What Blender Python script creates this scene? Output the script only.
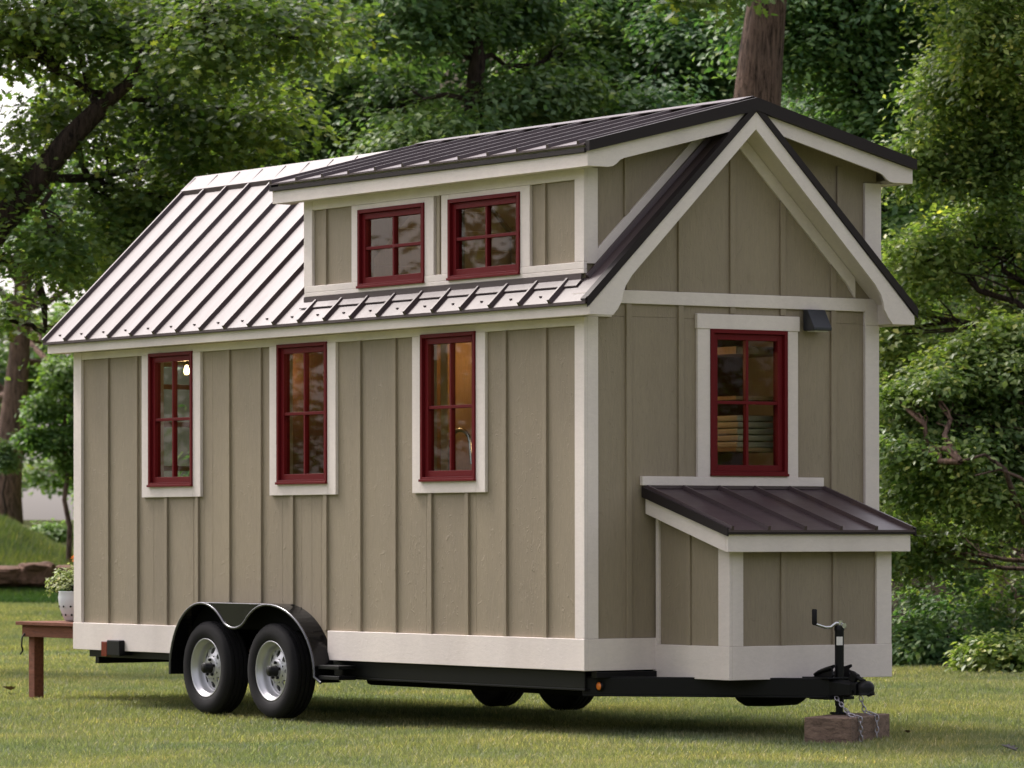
import bpy, bmesh, math, random
import numpy as np
from mathutils import Vector, Matrix
random.seed(7); RNG = np.random.default_rng(11)
R = math.radians
S = bpy.context.scene
COL = S.collection
for o in list(bpy.data.objects): bpy.data.objects.remove(o)

# ------------------------------------------------------------------ camera
CAM = Vector((23.832, -16.697, 1.315)); YAW = 0.97623; F = 4423.8; HY = 534.976
FW = Vector((-math.sin(YAW), math.cos(YAW), 0)); RT = Vector((math.cos(YAW), math.sin(YAW), 0))
cam = bpy.data.cameras.new('camera'); co = bpy.data.objects.new('camera', cam); COL.objects.link(co)
co.location = CAM; co.rotation_euler = (R(90), R(0.065), YAW)
cam.sensor_width = 36; cam.lens = F / 1024 * 36; cam.shift_y = (HY - 384) / 1024
cam.clip_start = .5; cam.clip_end = 3000
cam.dof.use_dof = True; cam.dof.focus_distance = 30.0; cam.dof.aperture_fstop = 6.0
S.camera = co

# ------------------------------------------------------------------ light
SUN = Vector((-0.98, -0.20, 0.0)).normalized() * math.cos(R(51)); SUN.z = math.sin(R(51))
w = bpy.data.worlds.new('World'); S.world = w; w.use_nodes = True
nt = w.node_tree; bg = nt.nodes['Background']
sky = nt.nodes.new('ShaderNodeTexSky'); sky.sky_type = 'NISHITA'; sky.sun_disc = False
sky.sun_elevation = R(51); sky.sun_rotation = math.atan2(SUN.x, SUN.y)
sky.dust_density = 4.0; sky.air_density = 1.0; sky.ozone_density = 1.0
hs = nt.nodes.new('ShaderNodeHueSaturation'); hs.inputs['Saturation'].default_value = .28      # thin high cloud greys the blue
nt.links.new(sky.outputs[0], hs.inputs['Color'])
tn = nt.nodes.new('ShaderNodeMix'); tn.data_type = 'RGBA'; tn.blend_type = 'MULTIPLY'; tn.inputs[0].default_value = 1; tn.inputs[7].default_value = (1.04, .98, 1.0, 1)
nt.links.new(hs.outputs[0], tn.inputs[6]); nt.links.new(tn.outputs[2], bg.inputs[0]); bg.inputs[1].default_value = 0.15
sl = bpy.data.lights.new('sun', 'SUN'); so = bpy.data.objects.new('sun', sl); COL.objects.link(so)
sl.energy = 1.9; sl.angle = R(12); sl.color = (1, .95, .87)
so.rotation_euler = (-SUN).to_track_quat('-Z', 'Y').to_euler(); so.location = (-20, -10, 20)
S.view_settings.view_transform = 'Standard'; S.view_settings.look = 'None'
S.view_settings.exposure = 1.16; S.view_settings.gamma = 1

# ------------------------------------------------------------------ helpers
def tag(o, label=None, cat=None, group=None, kind=None):
    if label: o['label'] = label
    if cat: o['category'] = cat
    if group: o['group'] = group
    if kind: o['kind'] = kind
    return o

def empty(name, loc, rz=0):
    o = bpy.data.objects.new(name, None); COL.objects.link(o); o.location = loc; o.rotation_euler.z = rz
    o.empty_display_size = .2
    return o

def at(px, py, d):
    x = px - 512; y = py - HY
    return CAM + (FW + RT * (x / F) + Vector((0, 0, 1)) * (-y / F)) * d

class MB:
    def __init__(s, off=(0, 0, 0)): s.v = []; s.f = []; s.off = Vector(off); s.sm = []; s.starts = []
    def add(s, vs, fs, smooth=False):
        n = len(s.v); s.starts.append(n); s.v += [tuple(Vector(v)) for v in vs]; s.f += [tuple(i + n for i in f) for f in fs]
        s.sm += [smooth] * len(fs); return s
    def box(s, a, b):
        x0, y0, z0 = [min(p, q) for p, q in zip(a, b)]; x1, y1, z1 = [max(p, q) for p, q in zip(a, b)]
        return s.add([(x0, y0, z0), (x1, y0, z0), (x1, y1, z0), (x0, y1, z0), (x0, y0, z1), (x1, y0, z1), (x1, y1, z1), (x0, y1, z1)],
              [(0, 3, 2, 1), (4, 5, 6, 7), (0, 1, 5, 4), (1, 2, 6, 5), (2, 3, 7, 6), (3, 0, 4, 7)])
    def prism(s, poly, axis, a, b):
        """polygon in the plane normal to axis (0: (y,z), 1: (x,z), 2: (x,y)) extruded from a to b"""
        def mk(p, t):
            return {0: (t, p[0], p[1]), 1: (p[0], t, p[1]), 2: (p[0], p[1], t)}[axis]
        n = len(poly); vs = [mk(p, a) for p in poly] + [mk(p, b) for p in poly]
        fs = [tuple(range(n))[::-1], tuple(range(n, 2 * n))] + [(i, (i + 1) % n, n + (i + 1) % n, n + i) for i in range(n)]
        return s.add(vs, fs)
    def slab(s, p0, p1, p2, p3, t):
        """quad p0..p3 thickened by vector t"""
        vs = [Vector(p) for p in (p0, p1, p2, p3)]; t = Vector(t)
        return s.add(vs + [v + t for v in vs], [(0, 1, 2, 3), (7, 6, 5, 4), (0, 4, 5, 1), (1, 5, 6, 2), (2, 6, 7, 3), (3, 7, 4, 0)])
    def tube(s, pts, rad, n=10, caps=True, smooth=True):
        pts = [Vector(p) for p in pts]
        if not hasattr(rad, '__len__'): rad = [rad] * len(pts)
        up = None; vs = []
        for i, p in enumerate(pts):
            t = (pts[min(i + 1, len(pts) - 1)] - pts[max(i - 1, 0)]).normalized()
            if up is None: up = t.orthogonal().normalized()
            up = (up - t * up.dot(t)).normalized(); si = t.cross(up)
            for k in range(n):
                a = 2 * math.pi * k / n; vs.append(p + (up * math.cos(a) + si * math.sin(a)) * rad[i])
        fs = [(i * n + k, i * n + (k + 1) % n, (i + 1) * n + (k + 1) % n, (i + 1) * n + k) for i in range(len(pts) - 1) for k in range(n)]
        s.add(vs, fs, smooth)
        if caps:
            L = (len(pts) - 1) * n
            s.add(vs[:n], [tuple(range(n))[::-1]]); s.add(vs[L:], [tuple(range(n))])
        return s
    def lathe(s, prof, c, axis=1, n=48, smooth=True):
        """prof: (radius, offset along axis)"""
        c = Vector(c); vs = []
        for r, h in prof:
            for k in range(n):
                a = 2 * math.pi * k / n; u, v = r * math.cos(a), r * math.sin(a)
                vs.append(c + Vector({0: (h, u, v), 1: (u, h, v), 2: (u, v, h)}[axis]))
        fs = [(i * n + k, i * n + (k + 1) % n, (i + 1) * n + (k + 1) % n, (i + 1) * n + k) for i in range(len(prof) - 1) for k in range(n)]
        return s.add(vs, fs, smooth)
    def split(s, name, mat, parent=None, bevel=0, recalc=True):
        """each shape added becomes an object of its own"""
        outs = []; par = list(range(len(s.v)))
        st = s.starts + [len(s.v)]
        for a, b in zip(st, st[1:]):
            m = MB(s.off); m.v = s.v[a:b]; idx = [i for i, f in enumerate(s.f) if a <= f[0] < b]
            m.f = [tuple(k - a for k in s.f[i]) for i in idx]; m.sm = [s.sm[i] for i in idx]
            outs.append(m.build(name, mat, parent, bevel, recalc))
        return outs
    def build(s, name, mat, parent=None, bevel=0, recalc=True):
        me = bpy.data.meshes.new(name); off = s.off
        if parent is not None:
            off = parent_off(parent)
        me.from_pydata([tuple(Vector(v) - off) for v in s.v], [], s.f)
        me.polygons.foreach_set('use_smooth', s.sm)
        if recalc:
            bm = bmesh.new(); bm.from_mesh(me); bmesh.ops.recalc_face_normals(bm, faces=bm.faces); bm.to_mesh(me); bm.free()
        me.materials.append(mat); me.update()
        o = bpy.data.objects.new(name, me); COL.objects.link(o)
        if parent is None: o.location = off
        if parent is not None: o.parent = parent
        if bevel:
            b = o.modifiers.new('bevel', 'BEVEL'); b.width = bevel; b.segments = 2; b.limit_method = 'ANGLE'; b.angle_limit = R(40)
            b.harden_normals = False
        return o
def parent_off(p):
    v = Vector((0, 0, 0))
    while p is not None: v = v + Vector(p.location); p = p.parent
    return v

def copy_tree(o, parent=None):
    c = o.copy(); COL.objects.link(c); c.parent = parent
    for ch in list(o.children): copy_tree(ch, c)
    return c

# ------------------------------------------------------------------ materials
def mat(name, base=(.5, .5, .5), rough=.6, metal=0, spec=.5, **k):
    m = bpy.data.materials.new(name); m.use_nodes = True; b = m.node_tree.nodes['Principled BSDF']
    b.inputs['Base Color'].default_value = (*base, 1); b.inputs['Roughness'].default_value = rough
    b.inputs['Metallic'].default_value = metal; b.inputs['Specular IOR Level'].default_value = spec
    for q, v in k.items(): b.inputs[q.replace('_', ' ')].default_value = v
    return m
def N(m, t, **k):
    n = m.node_tree.nodes.new(t)
    for q, v in k.items(): setattr(n, q, v)
    return n
def LK(m, a, b): m.node_tree.links.new(a, b)
def noise(m, scale, vec=None, detail=5, rough=.55, sx=(1, 1, 1), coord='Object', dist=0):
    tc = N(m, 'ShaderNodeTexCoord'); mp = N(m, 'ShaderNodeMapping'); mp.inputs['Scale'].default_value = sx
    LK(m, tc.outputs[coord], mp.inputs[0])
    n = N(m, 'ShaderNodeTexNoise'); n.inputs['Scale'].default_value = scale; n.inputs['Detail'].default_value = detail
    n.inputs['Roughness'].default_value = rough; n.inputs['Distortion'].default_value = dist
    LK(m, mp.outputs[0], n.inputs['Vector']); return n
def ramp(m, src, stops):
    r = N(m, 'ShaderNodeValToRGB'); e = r.color_ramp.elements
    while len(e) < len(stops): e.new(.5)
    for i, (p, c) in enumerate(stops): e[i].position = p; e[i].color = (*c, 1) if len(c) == 3 else c
    LK(m, src, r.inputs[0]); return r
def bump(m, src, strength=.3, dist=.01, prev=None):
    b = N(m, 'ShaderNodeBump'); b.inputs['Strength'].default_value = strength; b.inputs['Distance'].default_value = dist
    LK(m, src, b.inputs['Height'])
    if prev: LK(m, prev.outputs[0], b.inputs['Normal'])
    return b
def BS(m): return m.node_tree.nodes['Principled BSDF']
def mixc(m, fac, a, b, mode='MIX'):
    x = N(m, 'ShaderNodeMix', data_type='RGBA', blend_type=mode)
    for i, v in ((0, fac), (6, a), (7, b)):
        if hasattr(v, 'links'): LK(m, v, x.inputs[i])
        elif i == 0: x.inputs[0].default_value = v
        else: x.inputs[i].default_value = (*v, 1)
    return x.outputs[2]

def painted_wood(name, c, var=.12, rough=.6, grain=(9, 9, 1.1), bstr=.35, knot=.38):
    m = mat(name, c, rough, spec=.4)
    a = noise(m, 9, sx=grain, detail=7, rough=.7, dist=.6)
    big = noise(m, 1.3, sx=(1, 1, .5), detail=3)
    lo = tuple(v * (1 - var) for v in c); hi = tuple(min(1, v * (1 + var)) for v in c)
    r = ramp(m, a.outputs[0], [(.3, lo), (.7, hi)])
    r2 = ramp(m, big.outputs[0], [(.3, (.92, .92, .93)), (.7, (1.05, 1.04, 1.02))])
    st = noise(m, 2.2, sx=(1, 1, .06), detail=3); r3 = ramp(m, st.outputs[0], [(.3, (.93, .92, .91)), (.7, (1.06, 1.06, 1.05))])
    c1 = mixc(m, 1, r.outputs[0], r2.outputs[0], 'MULTIPLY')
    LK(m, mixc(m, 1, c1, r3.outputs[0], 'MULTIPLY'), BS(m).inputs['Base Color'])
    # small raised knots and swirls embossed in the panels
    v = noise(m, 14, sx=(1, 1, .45), detail=2, dist=3)
    vr = ramp(m, v.outputs[0], [(.60, (0, 0, 0)), (.66, (1, 1, 1)), (.72, (0, 0, 0))])
    b1 = bump(m, a.outputs[0], bstr, .004); b2 = bump(m, vr.outputs[0], knot, .006, b1)
    LK(m, b2.outputs[0], BS(m).inputs['Normal']); return m
M = {}
M['siding'] = painted_wood('tan_siding', (.268, .223, .163), .10, .62, bstr=.6)
M['trim'] = painted_wood('cream_trim', (.69, .625, .60), .05, .6, grain=(2.5, 2.5, 6), bstr=.3, knot=.12)
M['red'] = mat('red_window_paint', (.115, .007, .010), .45, spec=.12)
def metal_roof():
    m = mat('brown_standing_seam_metal', (.062, .042, .045), .36, .04, spec=.42, Coat_Weight=0, Coat_Roughness=.3)
    n = noise(m, 3.0, sx=(2.5, .5, .5), detail=5, rough=.7); rr = ramp(m, n.outputs[0], [(.3, (.38,) * 3), (.7, (.50,) * 3)])
    LK(m, rr.outputs[0], BS(m).inputs['Roughness'])
    n2 = noise(m, 5, sx=(1.5, 1, 1), detail=2); b = bump(m, n2.outputs[0], .12, .01)
    LK(m, b.outputs[0], BS(m).inputs['Normal']); return m
M['roof'] = metal_roof()
M['roof_trim'] = mat('dark_brown_metal_trim', (.016, .011, .012), .6, 0, spec=.25)
M['black'] = mat('black_frame_paint', (.005, .005, .006), .45, spec=.2)
M['rubber'] = mat('tyre_rubber', (.0105, .0095, .011), .8, spec=.25)
M['steel'] = mat('silver_rim_paint', (.46, .46, .48), .36, .6)
M['chrome'] = mat('zinc_plating', (.6, .6, .6), .25, .95)
M['amber'] = mat('amber_lens', (.75, .2, .03), .2, Emission_Color=(1, .3, .05, 1), Emission_Strength=.0)
M['redlens'] = mat('red_lens', (.13, .008, .008), .15)
M['sticker'] = mat('white_sticker', (.7, .68, .66), .5)
M['screw'] = mat('pale_screw_head', (.45, .43, .44), .4, .5)
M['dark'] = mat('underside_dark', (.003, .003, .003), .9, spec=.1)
M['inwall'] = painted_wood('interior_pale_boards', (.42, .35, .26), .1, .6)
M['inwood'] = painted_wood('interior_honey_wood', (.30, .165, .075), .2, .5)
M['indark'] = painted_wood('interior_dark_wood', (.10, .05, .03), .2, .5)
def glass():
    m = bpy.data.materials.new('window_glass'); m.use_nodes = True; n = m.node_tree; n.nodes.clear()
    out = n.nodes.new('ShaderNodeOutputMaterial'); mx = n.nodes.new('ShaderNodeMixShader')
    t = n.nodes.new('ShaderNodeBsdfTransparent'); t.inputs[0].default_value = (.80, .83, .80, 1)
    g = n.nodes.new('ShaderNodeBsdfGlossy'); g.inputs['Roughness'].default_value = .015
    fr = n.nodes.new('ShaderNodeFresnel'); fr.inputs[0].default_value = 1.42
    ge = n.nodes.new('ShaderNodeNewGeometry'); ma = n.nodes.new('ShaderNodeMath'); ma.operation = 'SUBTRACT'; ma.inputs[0].default_value = 1
    mm = n.nodes.new('ShaderNodeMath'); mm.operation = 'MULTIPLY'; n.links.new(ge.outputs['Backfacing'], ma.inputs[1]); n.links.new(ma.outputs[0], mm.inputs[0]); n.links.new(fr.outputs[0], mm.inputs[1])
    n.links.new(mm.outputs[0], mx.inputs[0]); n.links.new(t.outputs[0], mx.inputs[1]); n.links.new(g.outputs[0], mx.inputs[2])
    n.links.new(mx.outputs[0], out.inputs[0]); return m
M['glass'] = glass()
def bulb(name, c, s):
    m = mat(name, (.9, .8, .6), .4); b = BS(m); b.inputs['Emission Color'].default_value = (*c, 1); b.inputs['Emission Strength'].default_value = s; return m
M['bulb'] = bulb('lit_bulb', (1, .72, .36), 5)
def rough_wood(name, c, var=.5, sx=(1, 1, 1), rough=.8, sc=6):
    m = mat(name, c, rough, spec=.25); a = noise(m, sc, sx=sx, detail=8, rough=.75, dist=.5)
    r = ramp(m, a.outputs[0], [(.25, tuple(v * (1 - var) for v in c)), (.75, tuple(v * (1 + var) for v in c))])
    LK(m, r.outputs[0], BS(m).inputs['Base Color']); LK(m, bump(m, a.outputs[0], .8, .01).outputs[0], BS(m).inputs['Normal']); return m
M['redwood'] = rough_wood('stained_deck_wood', (.15, .055, .032), .45, (1, 6, 6))
M['tie'] = rough_wood('weathered_timber', (.17, .115, .088), .85, (3, 3, 9), sc=5)
def bark(name, c, sx=(5, 5, .8)):
    m = mat(name, c, .9, spec=.15); a = noise(m, 5, sx=sx, detail=9, rough=.75, dist=.4)
    g = noise(m, .8, detail=3)
    r = ramp(m, a.outputs[0], [(.38, tuple(v * .18 for v in c)), (.5, c), (.68, tuple(v * 1.7 for v in c))])
    g2 = ramp(m, g.outputs[0], [(.35, (.8, .78, .8)), (.7, (1.15, 1.0, .92))])
    LK(m, mixc(m, 1, r.outputs[0], g2.outputs[0], 'MULTIPLY'), BS(m).inputs['Base Color'])
    LK(m, bump(m, a.outputs[0], 1, .06).outputs[0], BS(m).inputs['Normal']); return m
M['bark'] = bark('grey_brown_bark', (.16, .115, .095), (5, 5, .7)); M['bark_dark'] = bark('dark_bark', (.045, .034, .028))

def leaf_mat(name, c1, c2, trans=.35, rough=.5):
    m = bpy.data.materials.new(name); m.use_nodes = True; n = m.node_tree; b = BS(m)
    geo = N(m, 'ShaderNodeNewGeometry')
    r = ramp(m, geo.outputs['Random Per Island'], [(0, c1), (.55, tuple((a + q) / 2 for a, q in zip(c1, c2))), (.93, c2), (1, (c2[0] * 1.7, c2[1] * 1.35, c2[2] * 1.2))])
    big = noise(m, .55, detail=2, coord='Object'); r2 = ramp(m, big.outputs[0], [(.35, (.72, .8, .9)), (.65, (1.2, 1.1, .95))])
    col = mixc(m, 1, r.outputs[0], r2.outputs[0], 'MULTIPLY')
    LK(m, col, b.inputs['Base Color']); b.inputs['Roughness'].default_value = rough; b.inputs['Specular IOR Level'].default_value = .35
    tr = N(m, 'ShaderNodeBsdfTranslucent'); c3 = mixc(m, 1, col, (1.5, 1.7, .7), 'MULTIPLY'); LK(m, c3, tr.inputs[0])
    mx = N(m, 'ShaderNodeMixShader'); mx.inputs[0].default_value = trans
    LK(m, b.outputs[0], mx.inputs[1]); LK(m, tr.outputs[0], mx.inputs[2]); LK(m, mx.outputs[0], n.nodes['Material Output'].inputs[0])
    return m
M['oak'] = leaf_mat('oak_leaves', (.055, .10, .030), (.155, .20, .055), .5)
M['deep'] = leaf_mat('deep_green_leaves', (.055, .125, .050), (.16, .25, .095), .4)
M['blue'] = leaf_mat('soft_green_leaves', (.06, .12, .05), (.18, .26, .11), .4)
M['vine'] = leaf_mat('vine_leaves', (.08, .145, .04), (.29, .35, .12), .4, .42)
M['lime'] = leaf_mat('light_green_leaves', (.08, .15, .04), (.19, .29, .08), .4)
M['potleaf'] = leaf_mat('variegated_leaves', (.16, .2, .09), (.5, .52, .3), .3)
M['orangef'] = leaf_mat('orange_petals', (.55, .12, .03), (.8, .2, .04), .3)

# ------------------------------------------------------------------ terrain
def lat(x, y):
    dx = x - CAM.x; dy = y - CAM.y
    d = dx * FW.x + dy * FW.y; u = dx * RT.x + dy * RT.y
    return d, 512 + F * u / np.maximum(d, 5)
def sst(a, b, x):
    t = np.clip((x - a) / (b - a), 0, 1); return t * t * (3 - 2 * t)
def ground_z(x, y):
    d, px = lat(x, y)
    base = -.04 + .012 * np.sin(x * .9 + 1) * np.cos(y * .7)
    bank = sst(52, 115, d) * 15
    tt = np.clip(px / 75, -1, 1.5)
    lft = .21 * sst(62, 72, d) + .30 * sst(73.5, 76.5, d) + (1.0 - .78 * np.clip(tt, 0, 1)) * sst(77, 86, d)
    lft = lft + (1.70 - (.47 + (1.0 - .78 * np.clip(tt, 0, 1)))) * sst(92, 109, d) - 1.9 * sst(116, 170, d)
    k = sst(88, 190, px)
    return base + bank * k + lft * (1 - k)

def ground():
    n1 = np.concatenate([np.linspace(-40, 14, 28), np.linspace(15, 130, 200), np.geomspace(132, 1500, 30)])
    t1 = np.concatenate([-np.geomspace(1.2, .14, 24), np.linspace(-.135, .135, 110), np.geomspace(.14, 1.2, 24)])
    vs = []
    for d in n1:
        s = max(d, 25) if d > 14 else 25
        u = t1 * s * (1 if d > 14 else 1.6)
        X = CAM.x + FW.x * d + RT.x * u; Y = CAM.y + FW.y * d + RT.y * u
        Z = ground_z(X, Y) if d > 14 else np.full_like(X, -.04)
        vs.append(np.stack([X, Y, Z], 1))
    V = np.concatenate(vs); nt_ = len(t1); nd = len(n1)
    i, j = np.meshgrid(np.arange(nd - 1), np.arange(nt_ - 1), indexing='ij'); a = (i * nt_ + j).ravel()
    Fq = np.stack([a, a + 1, a + nt_ + 1, a + nt_], 1)
    me = bpy.data.meshes.new('lawn_ground'); np_mesh(me, V, Fq)
    me.polygons.foreach_set('use_smooth', np.ones(len(Fq), bool))
    m = mat('mown_lawn', (.09, .12, .03), .9, spec=.1)
    a = noise(m, .9, detail=5, rough=.6, coord='Object'); b = noise(m, 22, detail=6, rough=.8); c = noise(m, 4.5, detail=3)
    r = ramp(m, a.outputs[0], [(.3, (.075, .10, .034)), (.5, (.125, .15, .055)), (.7, (.21, .22, .10))])
    r2 = ramp(m, b.outputs[0], [(.3, (.6, .62, .6)), (.7, (1.35, 1.3, 1.3))])
    c1 = mixc(m, 1, r.outputs[0], r2.outputs[0], 'MULTIPLY')
    r3 = ramp(m, c.outputs[0], [(.45, (0, 0, 0)), (.75, (.7, .7, .7))])
    LK(m, mixc(m, r3.outputs[0], c1, (.13, .135, .05)), BS(m).inputs['Base Color'])
    LK(m, bump(m, b.outputs[0], .8, .04).outputs[0], BS(m).inputs['Normal'])
    me.materials.append(m); o = bpy.data.objects.new('lawn', me); COL.objects.link(o); tag(o, kind='structure')
    # forest floor and rough bank, a sheet a little above the lawn where the woods begin
def np_mesh(me, V, Fq):
    Fq = np.asarray(Fq); k = Fq.shape[1]
    me.vertices.add(len(V)); me.vertices.foreach_set('co', np.ascontiguousarray(V, dtype=np.float32).ravel())
    me.loops.add(len(Fq) * k); me.loops.foreach_set('vertex_index', Fq.astype(np.int32).ravel())
    me.polygons.add(len(Fq)); me.polygons.foreach_set('loop_start', np.arange(0, len(Fq) * k, k, dtype=np.int32))
    try: me.polygons.foreach_set('loop_total', np.full(len(Fq), k, dtype=np.int32))
    except Exception: pass
    me.update(calc_edges=True)
ground()

def forest_floor():
    pxs = np.linspace(140, 1900, 130); dep = np.geomspace(1, 8, 60); vs = []
    for px in pxs:
        d0 = 45.8 - 3.2 * (px - 895) / 129 + .35 * math.sin(px * .05) + .2 * math.sin(px * .13)
        if px < 895: d0 = 45.8 + (895 - px) * .012
        d0 = max(d0, 26)
        for q in dep:
            d = d0 + (q - 1) * 30; u = (px - 512) / F * d; X = CAM.x + FW.x * d + RT.x * u; Y = CAM.y + FW.y * d + RT.y * u
            vs.append((X, Y, float(ground_z(X, Y)) + (.05 if q > 1 else .004)))
    n = len(dep); i, j = np.meshgrid(np.arange(len(pxs) - 1), np.arange(n - 1), indexing='ij'); a = (i * n + j).ravel()
    me = bpy.data.meshes.new('forest_floor'); np_mesh(me, np.array(vs), np.stack([a, a + n, a + n + 1, a + 1], 1))
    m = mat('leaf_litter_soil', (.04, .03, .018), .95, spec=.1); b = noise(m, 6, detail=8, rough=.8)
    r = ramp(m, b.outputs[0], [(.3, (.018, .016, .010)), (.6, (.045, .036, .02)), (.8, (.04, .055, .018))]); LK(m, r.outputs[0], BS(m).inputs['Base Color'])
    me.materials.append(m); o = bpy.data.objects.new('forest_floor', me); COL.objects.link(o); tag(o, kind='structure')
forest_floor()

# grass blades over the near lawn: nobody could count them
def grass():
    n = 620000
    t = RNG.random(n); d = 23 / (1 - t * (1 - 23 / 62.0))      # dense near, thin far
    d = np.where(RNG.random(n) < .35, 23 + 24 * RNG.random(n), d)
    px = -170 + 1370 * RNG.random(n); u = (px - 512) / F * d
    X = CAM.x + FW.x * d + RT.x * u; Y = CAM.y + FW.y * d + RT.y * u; Z = ground_z(X, Y)
    cl = .5 + .5 * np.sin(X * 1.7 + 2 * np.sin(Y * 1.3)) * np.sin(Y * 2.1 + X * .6)
    h = (.018 + .030 * RNG.random(n) ** 1.5) * (.75 + .5 * cl); wd = (.0035 + .004 * RNG.random(n)) * np.maximum(1, d / 34)
    a = RNG.random(n) * 2 * np.pi; ln = RNG.random(n) * 1.3; b = RNG.random(n) * 2 * np.pi
    p = np.stack([X, Y, Z], 1); s = np.stack([np.cos(a), np.sin(a), 0 * a], 1) * wd[:, None]
    tip = np.stack([np.cos(b) * ln * h, np.sin(b) * ln * h, h], 1)
    V = np.stack([p - s, p + s, p + tip], 1).reshape(-1, 3)
    me = bpy.data.meshes.new('grass'); np_mesh(me, V, np.arange(n * 3).reshape(-1, 3))
    m = leaf_mat('grass_blades', (.15, .165, .075), (.31, .315, .19), .3, .7)
    pa = noise(m, 1.1, detail=4, rough=.65); pr = ramp(m, pa.outputs[0], [(.34, (.72, .80, .72)), (.5, (1, 1, 1)), (.66, (1.18, 1.10, 1.12))])
    old = BS(m).inputs['Base Color'].links[0].from_socket; LK(m, mixc(m, 1, old, pr.outputs[0], 'MULTIPLY'), BS(m).inputs['Base Color'])
    nn = noise(m, .45, detail=3, coord='Object')
    me.materials.append(m); o = bpy.data.objects.new('grass', me); COL.objects.link(o)
    tag(o, 'short mown yellowish green grass all round the trailer', 'grass', kind='stuff')
grass()

# ------------------------------------------------------------------ the tiny house
L = 6.968; W = 2.45; OX = .244; V_ = .136; MID = 1.225
ZS0 = .42; ZS1 = .63
H = empty('tiny_house', (-3.5, 1.2, 0))
tag(H, 'tan board and batten tiny house on a black trailer with red windows and metal roof', 'tiny house')
def hb(): return MB()
RZ = lambda y: 4.185 - .9644 * abs(y - MID)          # main roof, top of the metal
DZ = lambda y: 4.222 - .256 * abs(y - MID)          # dormer roof, top of the metal

def panel(mb, axis, pos, t, rects, holes):
    """wall made of boxes: rect (u0,z0,u1,z1) with rectangular holes; axis 0: plane x=pos (u=y); 1: plane y=pos (u=x)"""
    u0, z0, u1, z1 = rects
    us = sorted({u0, u1} | {h[0] for h in holes} | {h[2] for h in holes}); us = [u for u in us if u0 <= u <= u1]
    for a, b in zip(us, us[1:]):
        mid = (a + b) / 2; hs = sorted([h for h in holes if h[0] < mid < h[2]], key=lambda h: h[1]); z = z0
        for h in hs + [None]:
            e = z1 if h is None else h[1]
            if e > z + 1e-4:
                if axis == 1: mb.box((a, pos, z), (b, pos + t, e))
                else: mb.box((pos, a, z), (pos + t, b, e))
            if h: z = h[3]
WIN = [(-5.785, 1.690, -5.118, 2.705), (-3.880, 1.690, -3.190, 2.705), (-1.950, 1.690, -1.265, 2.705)]
DWIN = [(-2.765, 3.068, -1.905, 3.62), (-1.598, 3.068, -.725, 3.62)]
EWIN = (1.007, 1.715, 1.655, 2.695)
WELL = (-5.14, ZS0, -3.20, .80)
TH = .09
# side wall towards the camera, with a notch for the wheel well
wl = hb()
panel(wl, 1, 0, TH, (-L, ZS0 + .01, 0, 2.76), [(a + .03, b + .03, c - .03, d - .03) for a, b, c, d in WIN] + [(-5.14, 0, -5.08, .50), (-5.08, 0, -4.98, .64), (-4.98, 0, -4.86, .72), (-4.86, 0, -3.58, .79), (-3.58, 0, -3.44, .72), (-3.44, 0, -3.31, .64), (-3.31, 0, -3.20, .50)])
bx = [-6.456, -5.995, -5.535, -5.063, -4.597, -4.139, -3.686, -3.223, -2.765, -2.301, -1.842, -1.382, -.918, -.439]
for x in bx:
    x -= .012
    segs = [(ZS1, 2.70)]
    for a, b, c, d in WIN:
        if a - .12 < x < c + .12: segs = [(ZS1, b - .085)]
    for z0, z1 in segs:
        if WELL[0] < x < WELL[2]: z0 = .815 if -4.9 < x < -3.6 else (.73 if x < -3.4 else ZS1)
        wl.box((x - .022, -.018, z0), (x + .022, .002, z1))
wl.build('wall', M['siding'], H, .003)
# far side wall and rear wall
wf = hb(); panel(wf, 1, W - TH, TH, (-L, ZS0 + .01, -TH, 2.76), [(-5.2, 1.7, -4.4, 2.6), (-2.4, 1.7, -1.5, 2.6)])
for k in range(15): wf.box((-6.5 + .46 * k - .022, W - .002, ZS1), (-6.5 + .46 * k + .022, W + .018, 2.70)) if not (-5.25 < -6.5 + .46 * k < -4.35 or -2.45 < -6.5 + .46 * k < -1.45) else None
wf.build('wall', M['siding'], H, .003)
wr = hb(); panel(wr, 0, -L, TH, (TH, ZS0 + .01, W - TH, 2.76), [(.66, .63, 1.58, 2.72)])
wr.prism([(0, 2.761), (W, 2.761), (W, RZ(W) - .1), (MID, 4.10), (0, RZ(0) - .1)], 0, -L, -L + TH)
for y in (.35, 2.1): wr.box((-L - .018, y - .022, ZS1), (-L + .002, y + .022, 3.1))
wr.build('wall', M['siding'], H, .003)
# gable end wall, up under the dormer roof
we = hb(); panel(we, 0, -TH, TH, (TH, ZS0 + .01, W, 2.76), [(EWIN[0] + .03, EWIN[1] + .03, EWIN[2] - .03, EWIN[3] - .03)])
we.box((-TH + .001, 0.001, 2.7605), (-.001, .02, 2.80))
we.prism([(0.0, 2.7605), (W, 2.7605), (W, DZ(W) - .09), (MID, DZ(MID) - .09), (0.0, DZ(0) - .09)], 0, -TH, 0)
for y in (.345, .773, 1.204, 1.63, 2.065):
    z0 = ZS1
    if .44 < y < 2.0: z0 = 1.70
    if EWIN[0] - .12 < y < EWIN[2] + .12: z0 = 2.80
    we.box((-.002, y - .022, z0), (.018, y + .022, 2.845))
    we.box((-.002, y - .022, 2.935), (.018, y + .022, RZ(y) - .19))
for y in (.332, 2.118):
    we.box((-.002, y - .022, RZ(y) + .10), (.018, y + .022, DZ(y) - .16))
we.build('wall', M['siding'], H, .003)

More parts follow.
